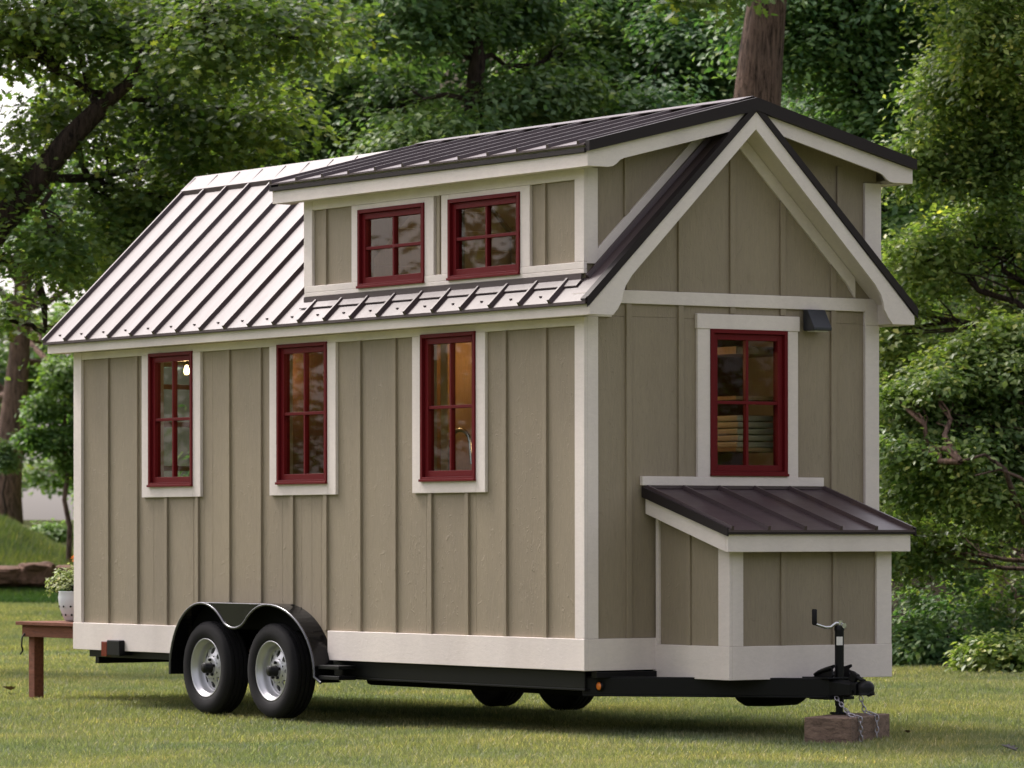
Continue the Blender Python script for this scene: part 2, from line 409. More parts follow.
# white boards
cb = hb(); cb.box((-.085, -.026, ZS1 + .001), (.026, 0, 2.752)); cb.box((.0, .0, ZS1 + .001), (.026, .088, 2.752)); cb.split('corner_board', M['trim'], H, .003)
cb = hb(); cb.box((0, W - .118, ZS1 + .001), (.026, W + .003, 2.752)); cb.box((-.085, W, ZS1 + .001), (-.001, W + .022, 2.752)); cb.split('corner_board', M['trim'], H, .003)
cb = hb(); cb.box((-L - .024, -.026, ZS1 + .001), (-L + .10, 0, 2.752)); cb.box((-L - .024, 0, ZS1 + .001), (-L, .1, 2.752)); cb.split('corner_board', M['trim'], H, .003)
cb = hb(); cb.box((-L - .024, W, ZS1 + .001), (-L + .10, W + .024, 2.752)); cb.box((-L - .024, W - .1, ZS1 + .001), (-L, W, 2.752)); cb.split('corner_board', M['trim'], H, .003)
sk = hb(); sk.box((-L - .03, -.030, ZS0), (WELL[0] - .02, 0, ZS1)); sk.box((WELL[2] + .02, -.030, ZS0), (.030, 0, ZS1))
sk.box((0.0005, 0, ZS0), (.030, W + .006, ZS1)); sk.box((-L - .03, W, ZS0), (0, W + .03, ZS1)); sk.box((-L - .03, 0.0005, ZS0), (-L, W - .0005, ZS1))
sk.split('skirt_board', M['trim'], H, .003)
fr = hb(); fr.box((-L + .1, -.022, 2.695), (-.085, 0, 2.752)); fr.box((-L + .1, W, 2.695), (-.085, W + .022, 2.752)); fr.split('frieze_board', M['trim'], H, .002)
bd = hb(); bd.box((0, .088, 2.846), (.024, W - .118, 2.934)); bd.box((.0, .0, 2.753), (.0235, .20, 2.934)); bd.box((.0, W - .118, 2.753), (.0235, W, 2.934)); bd.build('band_board', M['trim'], H, .003)

# ---- windows
def window(rect, axis, flip, casing, mid=.5, trimw=.115, divide=2, nameit='window'):
    """axis 1: in plane y=0 facing -y; axis 0: in plane x=0 facing +x. Local coords (u, depth-outwards, z)"""
    u0, z0, u1, z1 = rect
    def P(mb, a, b):   # a,b = (u, out, z)
        if axis == 1: mb.box((a[0], -a[1], a[2]), (b[0], -b[1], b[2]))
        else: mb.box((a[1], a[0], a[2]), (b[1], b[0], b[2]))
    f = hb(); fw_ = .027; o1 = .036
    P(f, (u0, -.07, z0), (u0 + fw_, o1, z1)); P(f, (u1 - fw_, -.07, z0), (u1, o1, z1))
    P(f, (u0 + fw_, -.07, z1 - fw_), (u1 - fw_, o1, z1)); P(f, (u0 + fw_, -.07, z0), (u1 - fw_, o1, z0 + .026))
    P(f, (u0 - .004, .025, z0 - .006), (u1 + .004, .046, z0 + .012))
    fo = f.build(nameit, M['red'], H, .002)
    s = hb(); sw = .042; i0, i1, j0, j1 = u0 + fw_ + .001, u1 - fw_ - .001, z0 + .027, z1 - fw_ - .001; q0, q1 = -.04, .012
    P(s, (i0, q0, j0), (i0 + sw, q1, j1)); P(s, (i1 - sw, q0, j0), (i1, q1, j1))
    P(s, (i0 + sw, q0, j1 - sw), (i1 - sw, q1, j1)); P(s, (i0 + sw, q0, j0), (i1 - sw, q1, j0 + sw))
    s.build('sash', M['red'], fo, .002)
    c = (i0 + i1) / 2; zm = j0 + (j1 - j0) * mid
    mu = hb()
    P(mu, (c - .011, -.03, j0 + sw), (c + .011, .006, j1 - sw))
    P(mu, (i0 + sw, -.031, zm - .011), (i1 - sw, .007, zm + .011))
    mu.build('glazing_bar', M['red'], fo, .002)
    g = hb(); P(g, (i0 + sw, -.018, j0 + sw), (i1 - sw, -.014, j1 - sw)); g.build('pane', M['glass'], fo)
    if casing:
        cs = hb(); casing(cs, P, rect); cs.build('casing', M['trim'], fo, .003)
    return fo
def case_side(cs, P, r):
    u0, z0, u1, z1 = r; t = .025; w_ = .115
    P(cs, (u0 - w_, 0, z0 - .085), (u0, t, 2.6945)); P(cs, (u1, 0, z0 - .085), (u1 + w_, t, 2.6945)); P(cs, (u0, 0, z0 - .085), (u1, t, z0))
def case_end(cs, P, r):
    u0, z0, u1, z1 = r; t = .025
    P(cs, (u0 - .105, 0, z0 - .012), (u0, t, z1)); P(cs, (u1, 0, z0 - .012), (u1 + .095, t, z1))
    P(cs, (u0 - .112, 0, z1), (u1 + .105, t + .006, z1 + .10)); P(cs, (.44, 0, z0 - .072), (1.965, t + .008, z0 - .012))
    P(cs, (u0, 0, z0 - .012), (u1, t - .003, z0))
for r in WIN: window(r, 1, 0, case_side)
window(EWIN, 0, 0, case_end)
def case_d(cs, P, r):
    u0, z0, u1, z1 = r; t = .024
    P(cs, (u0 - .095, 0, 3.112), (u0, t, 3.656)); P(cs, (u1, 0, 3.112), (u1 + .115, t, 3.656)); P(cs, (u0, 0, z1), (u1, t, 3.656))

# ---- dormer: walls and their boards
dm = hb(); panel(dm, 1, 0, TH, (-3.497, 2.95, -TH, 3.745), [(a + .03, b + .03, c - .03, d - .03) for a, b, c, d in DWIN])
for x in (-3.235, -1.742, -.458): dm.box((x - .02, -.018, 3.112), (x + .02, .002, 3.66))
yt = [y for y in (0.0, MID)]
dm.prism([(TH, RZ(TH) - .2), (MID, RZ(MID) - .12), (MID, DZ(MID) - .09), (TH, DZ(TH) - .09)], 0, -3.497, -3.497 + TH)
dm.prism([(W, RZ(W) - .2), (W, DZ(W) - .09), (MID, DZ(MID) - .09), (MID, RZ(MID) - .12)], 0, -3.4965, -3.497 + TH - .001)
dm.box((-3.40, W - TH, 2.95), (-TH, W, 3.745))
DO = dm.build('dormer', M['siding'], H, .003)
for r in DWIN: window(r, 1, 0, case_d)
db = hb()
db.box((-3.50, -.026, 3.035), (.024, 0, 3.0645)); db.box((-3.50, -.026, 3.065), (-2.766, 0, 3.111)); db.box((-1.904, -.026, 3.065), (-1.599, 0, 3.111)); db.box((-.724, -.026, 3.065), (.024, 0, 3.111)); db.box((-3.51, -.024, 3.112), (-3.395, 0, 3.73)); db.box((-.085, -.025, 3.112), (.024, 0, 3.73))
db.box((0, 0, 3.1), (.024, .088, 3.73)); db.box((0, W - .118, 3.1), (.024, W + .024, 3.73))
db.box((-3.3945, -.022, 3.657), (-.0855, 0, 3.73))
db.split('dormer_board', M['trim'], DO, .003)
# sloping boards where the dormer end wall meets the main roof
sb = hb()
for sgn in (-1, 1):
    ys = [.088, 1.1]; 
    p = [(MID + sgn * (MID - y), z) for y, z in ((.0885, RZ(.0885) + .01), (1.08, RZ(1.08) + .01), (.98, RZ(.98) + .112), (.0885, RZ(.0885) + .112))]
    sb.prism(p, 0, 0, .022)
sb.split('flashing_board', M['trim'], DO, .002)

# ---- roofs
def ribbed(mb, f, y0, y1, x0, x1, ribs, t=.02, rh=.028, rw=.036, n=1):
    """sheet following z=f(y) between y0 and y1, x0..x1, with raised ribs running down the slope"""
    mb.slab((x0, y0, f(y0)), (x1, y0, f(y0)), (x1, y1, f(y1)), (x0, y1, f(y1)), (0, 0, -t))
    nrm = Vector((0, -(f(y1) - f(y0)) / (y1 - y0), 1)).normalized()
    for x in ribs:
        a0 = Vector((x, y0, f(y0))); a1 = Vector((x, y1, f(y1)))
        h = nrm * rh; b = Vector((rw / 2, 0, 0)); c = Vector((rw / 3.4, 0, 0)); dn = Vector((0, 0, -.004))
        mb.add([a0 - b + dn, a0 + b + dn, a0 + c + h, a0 - c + h, a1 - b + dn, a1 + b + dn, a1 + c + h, a1 - c + h],
               [(0, 1, 2, 3), (7, 6, 5, 4), (0, 4, 5, 1), (1, 5, 6, 2), (2, 6, 7, 3), (3, 7, 4, 0)])
XL = -7.235
ribs = [-7.215 + .3525 * k for k in range(0, 22)]; ribs = [x for x in ribs if x < OX - .07]
rf = hb()
ribbed(rf, RZ, -.168, .0, XL, OX - .004, ribs)
ribbed(rf, RZ, 0, MID, XL, -3.497, [x for x in ribs if x < -3.52])
ribbed(rf, RZ, 0, MID, .0, OX - .004, [.04])
ribbed(rf, RZ, W + .168, MID, XL, OX - .004, ribs)
RO = rf.build('roof', M['roof'], H)
# screw heads near the eave
sc = hb()
for a, b in zip(ribs, ribs[1:]):
    for yy in (-.12,):
        for fx in (.5,):
            c = Vector((a + (b - a) * fx, yy, RZ(yy) + .003)); sc.box(c - Vector((.008, .008, .004)), c + Vector((.008, .008, .006)))
sc.split('screw', M['roof'], RO)
# decking, soffit and fascia of the main roof
sf = hb()
for sg in (0, 1):
    Y = (lambda y: y) if sg == 0 else (lambda y: W - y)
    sf.slab((XL + .06, Y(-.115), RZ(-.115) - .021), (OX - .023, Y(-.115), RZ(-.115) - .021), (OX - .023, MID, RZ(MID) - .021), (XL + .06, MID, RZ(MID) - .021), (0, 0, -.10)) if sg == 1 else None
    if sg == 0:
        for x0, x1 in ((XL + .06, -3.50), (.0245, OX - .023)):
            sf.slab((x0, -.0, RZ(0) - .021), (x1, 0, RZ(0) - .021), (x1, MID, RZ(MID) - .021), (x0, MID, RZ(MID) - .021), (0, 0, -.10))
    sf.box((XL + .06, Y(-.1155), 2.754), (OX - .023, Y(-.028), 2.80))
    sf.box((.0265, Y(-.1155), 2.758), (OX - .023, Y(.012), 2.90))
sf.split('soffit', M['trim'], RO)
fa = hb(); fa.box((XL + .045, -V_ - .0, 2.750), (OX - .0225, -V_ + .02, 2.822)); fa.box((XL + .045, W + V_ - .02, 2.750), (OX - .0225, W + V_, 2.822)); fa.split('fascia', M['trim'], RO, .003)
# rake boards at the gable end with shaped tails
def rake(x0, x1):
    r = hb()
    for sg in (-1, 1):
        m_ = lambda y: MID + sg * (MID - y) if sg == 1 else y
        Y = (lambda y: y) if sg == -1 else (lambda y: W - y)
        o = .062
        RB = lambda y: 4.150 - .983 * abs(y - MID)
        pts = [(-.137, 2.752), (.053, 2.752), (.092, 2.795), (.126, 2.85), (.136, 2.90), (.156, 2.950), (.208, 3.02), (.304, 3.115), (MID, 4.025), (MID, RB(MID)), (-.137, RB(-.137))]
        r.prism([(Y(a), b) for a, b in pts], 0, x0, x1)
    return r
rk = rake(OX - .022, OX + .002); rk.split('rake_board', M['trim'], RO, .002)
rk = rake(XL + .02, XL + .044); rk.split('rake_board', M['trim'], RO, .002)
# brown metal trim over the rakes
mt = hb()
for x0, x1 in ((OX + .0025, OX + .014), (XL - .005, XL + .018)):
    for sg in (-1, 1):
        Y = (lambda y: y) if sg == -1 else (lambda y: W - y)
        a, b = -.158, MID
        mt.prism([(Y(a), RZ(a) + .018), (Y(b), RZ(b) + .018), (Y(b), 4.146), (Y(a), 4.150 - .983 * abs(a - MID) + (.01 if x0 > 0 else .03)), ], 0, x0, x1)
for sg in (-1, 1):
    Y = (lambda y: y) if sg == -1 else (lambda y: W - y)
    mt.slab((OX - .05, Y(-.172), RZ(-.172) + .018), (OX + .0025, Y(-.172), RZ(-.172) + .018), (OX + .0025, MID, RZ(MID) + .018), (OX - .05, MID, RZ(MID) + .018), (0, 0, -.012))
mt.box((XL, -.166, 2.823), (OX - .02, -.118, 2.835)); mt.box((XL, W + .118, 2.823), (OX - .02, W + .166, 2.835))
mt.box((-3.5, -.045, 3.005), (OX - .03, -.027, 3.034)) if False else None
mt.build('rake_trim', M['roof_trim'], RO)
ap = hb(); ap.slab((-3.50, -.07, RZ(-.07) + .012), (-.0, -.07, RZ(-.07) + .012), (-.0, -.024, RZ(-.024) + .016), (-3.50, -.024, RZ(-.024) + .016), (0, 0, .006)); ap.box((-3.50, -.031, RZ(-.03)), (0, -.0265, 3.034)); ap.build('apron_flashing', M['roof'], RO)
# ridge cap on the open part of the main roof
rc = hb(); 
for sg in (-1, 1):
    Y = (lambda y: y) if sg == -1 else (lambda y: W - y)
    rc.slab((XL - .005, Y(1.085), RZ(1.085) + .040), (-3.0, Y(1.085), RZ(1.085) + .040), (-3.0, MID, RZ(MID) + .030), (XL - .005, MID, RZ(MID) + .030), (0, 0, -.006))
    rc.slab((XL - .005, Y(1.085), RZ(1.085) + .040), (-3.0, Y(1.085), RZ(1.085) + .040), (-3.0, Y(1.09), RZ(1.085) + .004), (XL - .005, Y(1.09), RZ(1.085) + .004), (0, .003 * sg, 0))
rc.build('ridge_cap', M['roof'], RO)

# dormer roof
DXL = -3.775
dr = hb(); dribs = [DXL + .03 + .354 * k for k in range(12)]
dribs = [x for x in dribs if x < OX - .06]
ribbed(dr, DZ, -.158, MID, DXL, OX - .03, dribs, t=.012, rh=.024, rw=.034)
ribbed(dr, DZ, W + .158, MID, DXL, OX - .03, dribs, t=.012, rh=.024, rw=.034)
DR = dr.build('dormer_roof', M['roof'], H)
dt = hb()
for x0, x1 in ((OX - .029, OX + .018), (DXL - .012, DXL + .018)):
    for sg in (-1, 1):
        Y = (lambda y: y) if sg == -1 else (lambda y: W - y)
        dt.prism([(Y(-.148), DZ(-.148) + .016), (Y(MID), DZ(MID) + .016), (Y(MID), DZ(MID) - .072), (Y(-.148), DZ(-.148) - .054)], 0, x0, x1)
dt.box((DXL, -.155, 3.812), (OX - .03, -.118, 3.84)); dt.box((DXL, W + .118, 3.812), (OX - .03, W + .155, 3.84))
dt.split('rake_trim', M['roof_trim'], DR)
dc = hb()
for sg in (-1, 1):
    Y = (lambda y: y) if sg == -1 else (lambda y: W - y)
    dc.slab((DXL, Y(1.10), DZ(1.10) + .028), (OX - .03, Y(1.10), DZ(1.10) + .028), (OX - .03, MID, DZ(MID) + .030), (DXL, MID, DZ(MID) + .028), (0, 0, -.005))
dc.split('ridge_cap', M['roof'], DR)
# soffit slab, fascia, rake boards of the dormer roof
ds = hb()
for sg in (-1, 1):
    Y = (lambda y: y) if sg == -1 else (lambda y: W - y)
    ds.slab((DXL + .06, Y(-.115), DZ(-.115) - .014), (OX - .038, Y(-.115), DZ(-.115) - .014), (OX - .038, MID, DZ(MID) - .014), (DXL + .06, MID, DZ(MID) - .014), (0, 0, -.07))
    ds.box((DXL + .06, Y(-.1155), 3.722), (OX - .038, Y(-.027), 3.75))
ds.split('soffit', M['trim'], DR)
df = hb(); df.box((DXL + .035, -V_, 3.719), (OX - .036, -V_ + .02, 3.811)); df.box((DXL + .035, W + V_ - .02, 3.719), (OX - .036, W + V_, 3.811)); df.split('fascia', M['trim'], DR, .003)
dk = hb()
for xx in (OX - .0355, DXL + .015):
    for sg in (-1, 1):
        Y = (lambda y: y) if sg == -1 else (lambda y: W - y)
        T = lambda y: DZ(y) - .05
        pts = [(-.137, 3.721), (.03, 3.721), (.065, 3.728), (.095, 3.745), (.125, 3.772), (.155, 3.785), (.75, T(.75) - .118), (MID, T(MID) - .118), (MID, T(MID)), (-.137, T(-.137))]
        dk.prism([(Y(a), b) for a, b in pts], 0, xx, xx + .018)
dk.split('rake_board', M['trim'], DR, .002)

# frieze along the slope on the gable wall, under the soffit
gf = hb()
for sg in (-1, 1):
    Y = (lambda y: y) if sg == -1 else (lambda y: W - y)
    gf.prism([(Y(.2), RZ(.2) - .125), (Y(MID), RZ(MID) - .125), (Y(MID), RZ(MID) - .235), (Y(.27), RZ(.27) - .235), (Y(.2), 2.936)], 0, 0.0, .021)
gf.split('gable_board', M['trim'], H, .002)

# ---- tongue box
B = .821; s0, s1 = .5725, 1.8775
BZ = lambda x: 1.628 - .292 * x
bxm = hb()
bxm.prism([(0.0, .39), (B, .39), (B, BZ(B) - .09), (0.0, BZ(0) - .09)], 1, s0, s1)
bxm.box((.38 - .02, s0 - .016, .588), (.38 + .02, s0 + .002, BZ(.38) - .16))
for y in (1.0, 1.43): bxm.box((B - .002, y - .02, .588), (B + .016, y + .02, 1.215))
BO = bxm.build('storage_box', M['siding'], H, .003)
bb = hb(); bb.box((0.0265, s0 - .026, .369), (B + .024, s0, .588)); bb.box((B, s0, .369), (B + .024, s1 + .024, .588)); bb.box((0.0265, s1, .369), (B, s1 + .024, .588)); bb.box((0.0, s0 - .0255, .369), (.0264, s1, .4195))
bb.split('skirt_board', M['trim'], BO, .003)
bc = hb(); bc.box((B - .1, s0 - .022, .5885), (B + .022, s0, 1.26)); bc.box((B, s0, .5885), (B + .022, s0 + .092, 1.21)); bc.box((B, s1 - .105, .5885), (B + .022, s1 + .022, 1.21)); bc.box((B - .1, s1, .5885), (B, s1 + .022, 1.26))
bc.box((.0265, s0 - .022, .5885), (.058, s0, 1.42)); bc.split('corner_board', M['trim'], BO, .003)
bf = hb(); bf.box((.915, .467, 1.2025), (.939, 1.983, 1.318))
for y in (.467, 1.959): bf.prism([(.027, 1.455), (.027, 1.572), (.9145, 1.313), (.9145, 1.2025)], 1, y, y + .024)
bf.split('fascia', M['trim'], BO, .003)
br = hb()
x0, x1, ya, yb = .026, .968, .452, 1.998
br.slab((x0, ya, BZ(x0)), (x1, ya, BZ(x1)), (x1, yb, BZ(x1)), (x0, yb, BZ(x0)), (0, 0, -.014))
for k in range(6):
    y = ya + .03 + k * (yb - ya - .06) / 5
    nrm = Vector((.28, 0, .96)) * 1.35; a0 = Vector((x0, y, BZ(x0) - .003)); a1 = Vector((x1, y, BZ(x1) - .003)); b = Vector((0, .013, 0)); c = Vector((0, .008, 0)); h = nrm * .022
    br.add([a0 - b, a0 + b, a0 + c + h, a0 - c + h, a1 - b, a1 + b, a1 + c + h, a1 - c + h], [(0, 1, 2, 3), (7, 6, 5, 4), (0, 4, 5, 1), (1, 5, 6, 2), (2, 6, 7, 3), (3, 7, 4, 0)])
BR = br.build('box_roof', M['roof'], BO)
bt = hb()
for y in (ya - .014, yb): bt.prism([(x0, BZ(x0) + .014), (x1, BZ(x1) + .014), (x1, BZ(x1) - .040), (x0, BZ(x0) - .056)], 1, y, y + .014)
bt.box((.9395, ya, 1.319), (.965, yb, 1.331)); bt.split('roof_trim', M['roof_trim'], BO)
bl = hb(); bl.box((.0265, .46, BZ(0) - .005), (.032, 1.985, 1.642)); bl.build('apron_flashing', M['roof'], BO)
un = hb(); un.prism([(.03, 1.21), (.914, 1.21), (.914, 1.23), (.03, 1.46)], 1, s1 + .025, 1.955); un.box((B + .03, .492, 1.207), (.914, 1.957, 1.23)); un.split('soffit', M['trim'], BO)

# ---- wall lamp
wlamp = hb(); wlamp.prism([(.0265, 2.845), (.075, 2.845), (.15, 2.72), (.15, 2.70), (.0265, 2.70)], 1, 1.79, 1.945)
WO = wlamp.build('wall_light', mat('black_lamp_housing', (.02, .022, .028), .35), H, .006)
ll = hb(); ll.box((.05, 1.81, 2.694), (.13, 1.925, 2.699)); ll.build('lens', M['sticker'], WO)

# ---- interior
it = hb(); it.box((-L + TH, TH, .45), (-TH, W - TH, .47)); it.build('floor', M['indark'], H)
it = hb(); it.box((-L + TH + .001, W - TH - .012, .471), (-TH - .001, W - TH - .002, 1.69)); it.box((-L + TH + .001, W - TH - .012, 2.61), (-TH - .001, W - TH - .002, 2.85))
for a, b in ((-6.94, -5.2), (-4.4, -2.4), (-1.5, -.1)): it.box((a, W - TH - .012, 1.69), (b, W - TH - .002, 2.61))
it.build('interior_lining', M['inwall'], H)
lo = hb(); lo.box((-3.3, TH, 2.80), (-TH, W - TH, 2.86)); lo.box((-6.94, TH, 2.80), (-5.9, W - TH, 2.86)); lo.split('loft_floor', M['inwood'], H)
lb = hb()
for k in range(9): lb.box((-3.38, W - .75, 2.87 + k * .135), (-.1, W - .735, 2.87 + k * .135 + .131))
lb.build('loft_lining', M['inwall'], H)
le = hb()
for k in range(8): le.box((-3.47, .10, 2.865 + k * .14), (-3.45, W - .1, 2.865 + k * .14 + .136)) if k < 5 else le.box((-3.47, .10 + .42 * (k - 4), 2.865 + k * .14), (-3.45, W - .1 - .42 * (k - 4), 2.865 + k * .14 + .136))
le.build('loft_end_boards', M['inwall'], H)
lc = hb(); lc.slab((-3.45, .1, DZ(.1) - .10), (-.1, .1, DZ(.1) - .10), (-.1, MID, DZ(MID) - .10), (-3.45, MID, DZ(MID) - .10), (0, 0, -.01)); lc.build('loft_ceiling', M['inwood'], H)
cbn = hb(); cbn.box((-2.95, .85, .47), (-2.35, 1.5, 2.79)); cbn.box((-2.33, .86, .47), (-2.30, 1.2, 2.79)); cbn.build('cabinet', M['inwood'], H, .004)
c3 = hb(); c3.box((-3.30, .80, .47), (-3.02, .84, 2.79)); c3.build('door_panel', M['inwood'], H, .004)
c3 = hb(); c3.box((-5.25, .85, .47), (-4.98, .90, 2.79)); c3.build('door_panel', M['inwood'], H, .004)
cb2 = hb(); cb2.box((-6.0, .62, .47), (-5.4, .95, 2.0)); cb2.box((-4.75, .55, .47), (-4.70, 1.25, 2.79)); cb2.build('partition', M['indark'], H, .004)
cnt = hb(); cnt.box((-2.3, .10, 1.30), (-.1, .68, 1.34)); cnt.box((-2.3, .12, .47), (-.1, .64, 1.299)); cnt.build('counter', M['indark'], H, .003)
# tap
tp = []; c = Vector((-2.08, .30, 1.34))
for k in range(5): tp.append(c + Vector((0, 0, .15 * k)))
for k in range(1, 10):
    a = math.pi * k / 9 * .92; tp.append(c + Vector((.13 - .13 * math.cos(a), 0, .6 + .11 * math.sin(a))))
tp.append(tp[-1] + Vector((.02, 0, -.16)))
fct = hb(); fct.tube(tp, .014, 10); fct.tube([c, c + Vector((0, 0, .05))], .028, 12); fct.build('tap', M['chrome'], H)
# shelf with a stack of tan folded pieces behind the gable window
bk = hb(); bk.box((-1.40, .85, .48), (-1.34, W - TH - .02, 2.79)); bk.build('partition', M['indark'], H, .004)  # dark wall added so the room behind the gable window stays dark
for k in range(5):
    b_ = hb(); b_.box((-.58, 1.40, 1.907 + k * .045), (-.20 + .01 * (k % 2), 1.74, 1.947 + k * .045)); b_.build('folded_cloth', M['inwall'], H, .012)
sh = hb(); sh.box((-.62, 1.33, 2.54), (-.12, 1.84, 2.59)); sh.box((-.62, 1.33, 2.23), (-.12, 1.84, 2.255)); sh.box((-.62, 1.33, 1.88), (-.12, 1.84, 1.905)); sh.box((-.15, 1.841, 1.50), (-.12, 1.871, 2.72)); sh.build('shelf', M['inwood'], H)
for x, y, z, e in ((-6.12, .50, 2.60, 5.0), (-2.75, .42, 2.72, 3.0), (-.75, .70, 2.62, 4.0), (-1.9, .95, 3.83, 3.5), (-4.55, .42, 2.66, 5.5)):  # the loft pendant is added, hidden above the windows, to brighten the dormer inside
    p = hb(); p.tube([(x, y, z + .05), (x, y, 2.79 if z < 3 else DZ(y) - .11)], .004, 6); PO = p.build('pendant_or_fill_lamp', M['black'], H)
    b = hb(); b.lathe([(.001, -.036), (.016, -.03), (.024, -.01), (.02, .015), (.011, .04), (.001, .042)], (x, y, z), 2, 16); b.build('bulb', M['bulb'], PO)
    l = bpy.data.lights.new('bulb_light', 'POINT'); l.energy = e; l.color = (1, .62, .3); l.shadow_soft_size = .04
    lo_ = bpy.data.objects.new('bulb_light', l); COL.objects.link(lo_); lo_.parent = PO; lo_.location = Vector((x, y, z - .13)) - parent_off(PO)
# glazed rear door
rd = hb()
for y in (.66, 1.50): rd.box((-L + .0, y, .64), (-L + .05, y + .08, 2.72))
rd.box((-L, .74, 2.66), (-L + .05, 1.50, 2.72)); rd.box((-L, .74, .64), (-L + .05, 1.50, 1.15))
for z in (1.5, 1.85, 2.2, 2.5): rd.box((-L + .005, .74, z - .02), (-L + .045, 1.50, z + .02))
rd.box((-L + .006, 1.105, 1.15), (-L + .044, 1.135, 2.66))
RD = rd.build('door', M['indark'], H, .003)
p = hb(); p.box((-L + .02, .74, 1.15), (-L + .024, 1.50, 2.66)); p.build('pane', M['glass'], RD)
for a, b in ((-5.2, -4.4), (-2.4, -1.5)):
    f = hb()
    for q in ((a, 1.7, a + .07, 2.6), (b - .07, 1.7, b, 2.6), (a + .07, 1.7, b - .07, 1.77), (a + .07, 2.53, b - .07, 2.6), (a + .07, 2.12, b - .07, 2.15)):
        f.box((q[0], W - .06, q[1]), (q[2], W + .03, q[3]))
    fo = f.build('window', M['red'], H, .002); g = hb(); g.box((a + .07, W - .02, 1.77), (b - .07, W - .016, 2.53)); g.build('pane', M['glass'], fo)

# ---- wheel wells, wheels, fenders
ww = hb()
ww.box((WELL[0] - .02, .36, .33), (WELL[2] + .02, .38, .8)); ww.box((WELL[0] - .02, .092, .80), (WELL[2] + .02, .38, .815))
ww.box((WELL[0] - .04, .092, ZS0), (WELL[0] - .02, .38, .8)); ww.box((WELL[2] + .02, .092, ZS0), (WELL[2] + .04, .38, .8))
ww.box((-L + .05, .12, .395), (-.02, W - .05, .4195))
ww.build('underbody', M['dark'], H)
ht = hb(); ht.box((-3.2, .30, .235), (-.3, 2.2, .394)); ht.build('underfloor_shade_box', M['dark'], H, .03)  # near-black box added under the floor to darken the underside and screen far wheels
WR = .352; WC = [(-4.745, .328), (-3.80, .328)]
def make_wheel(c, sgn=-1):
    """sgn -1: outer face towards -y"""
    q = lambda prof: [(r, sgn * h) for r, h in prof]; WR = .335
    hub = hb(); hub.lathe(q([(.0, .105), (.032, .105), (.038, .098), (.04, .04), (.062, .035), (.075, .02), (.075, -.02)]), c, 1, 24)
    for k in range(5):
        a = 2 * math.pi * k / 5 + .3; p = Vector(c) + Vector((.058 * math.cos(a), sgn * .03, .058 * math.sin(a)))
        hub.tube([p, p + Vector((0, sgn * .03, 0))], .011, 6, smooth=False)
    ho = hub.build('wheel', M['black'], H)
    ty = hb(); n = 72
    prof = [(.205, .065), (.215, .083), (.235, .094), (.27, .1), (.30, .096), (.318, .088), (.326, .080), (WR, .062)]
    ty.lathe(q(prof), c, 1, n); ty.lathe(q([(r, -h) for r, h in prof[::-1]]), c, 1, n)
    # tread: ribs with grooves, lugs on the shoulders
    for a, b in ((-.062, -.04), (-.030, -.006), (.006, .030), (.040, .062)):
        ty.lathe(q([(WR - .012, a), (WR, a), (WR, b), (WR - .012, b)]), c, 1, n, smooth=False)
    ty.lathe(q([(WR - .012, -.062), (WR - .012, .062)]), c, 1, n)
    for k in range(64):
        a = 2 * math.pi * k / 64
        for sd in (-1, 1):
            r0, r1 = WR - .02, WR + .003; da = .027
            vs = []
            for rr, hh in ((r0, .062), (r1, .055), (r1 - .002, .066), (.316, .0905), (.312, .085)):
                for t in (a - da, a + da): vs.append(Vector(c) + Vector((rr * math.cos(t), sd * hh, rr * math.sin(t))))
            ty.add(vs, [(0, 2, 3, 1), (2, 4, 5, 3), (4, 6, 7, 5), (6, 8, 9, 7), (0, 8, 6, 4, 2), (1, 3, 5, 7, 9)])
    ty.build('tyre', M['rubber'], ho, recalc=False)
    rm = hb(); n = 64
    rm.lathe(q([(.207, .070), (.213, .078), (.215, .085), (.207, .087), (.202, .078), (.197, .062), (.186, .058), (.181, .03), (.176, .004), (.165, -.004), (.158, .006)]), c, 1, n)
    rm.lathe(q([(.083, .040), (.078, .046), (.06, .046), (.0, .046)]), c, 1, n)
    rm.lathe(q([(.207, .070), (.185, .02), (.17, -.08)]), c, 1, n)
    # disc with ten round holes
    K = 8; r0, r1, rh, rc_ = .082, .158, .0235, .122
    for k in range(K):
        a0 = 2 * math.pi * k / K; da = math.pi / K; m = 16
        out = []
        for i in range(m):
            t = 2 * math.pi * (i + .5) / m; cx, cy = math.cos(t), math.sin(t); s_ = max(abs(cx), abs(cy)); cx /= s_; cy /= s_
            rr = (r0 + r1) / 2 + (r1 - r0) / 2 * cx; an = a0 + da * cy
            out.append((rr * math.cos(an), rr * math.sin(an)))
        inn = [(rc_ * math.cos(a0) + rh * math.cos(2 * math.pi * (i + .5) / m + a0), rc_ * math.sin(a0) + rh * math.sin(2 * math.pi * (i + .5) / m + a0)) for i in range(m)]
        def dep(p): r = math.hypot(*p); return .040 - .030 * min(1, max(0, (r - .086) / .072)) 
        vs = [Vector(c) + Vector((p[0], sgn * dep(p), p[1])) for p in out] + [Vector(c) + Vector((p[0], sgn * dep(p), p[1])) for p in inn] + [Vector(c) + Vector((p[0], sgn * (dep(p) - .012), p[1])) for p in inn]
        rm.add(vs, [(i, (i + 1) % m, m + (i + 1) % m, m + i) for i in range(m)] + [(m + i, m + (i + 1) % m, 2 * m + (i + 1) % m, 2 * m + i) for i in range(m)])
    rm.build('rim', M['steel'], ho, recalc=False)
    cc = Vector(c) - parent_off(H)
    for o_ in (ho, *ho.children):
        o_.data.transform(Matrix.Translation(cc) @ Matrix.Diagonal((1.03, 1.06, 1.03, 1)) @ Matrix.Translation(-cc))
    return ho
for sgn, yc in ((-1, -.04), (1, W + .04)):
    for x, z in WC: make_wheel((x, yc, z), sgn)
ax = hb()
for x, z in WC: ax.tube([(x, .05, z), (x, W - .05, z)], .035, 12)
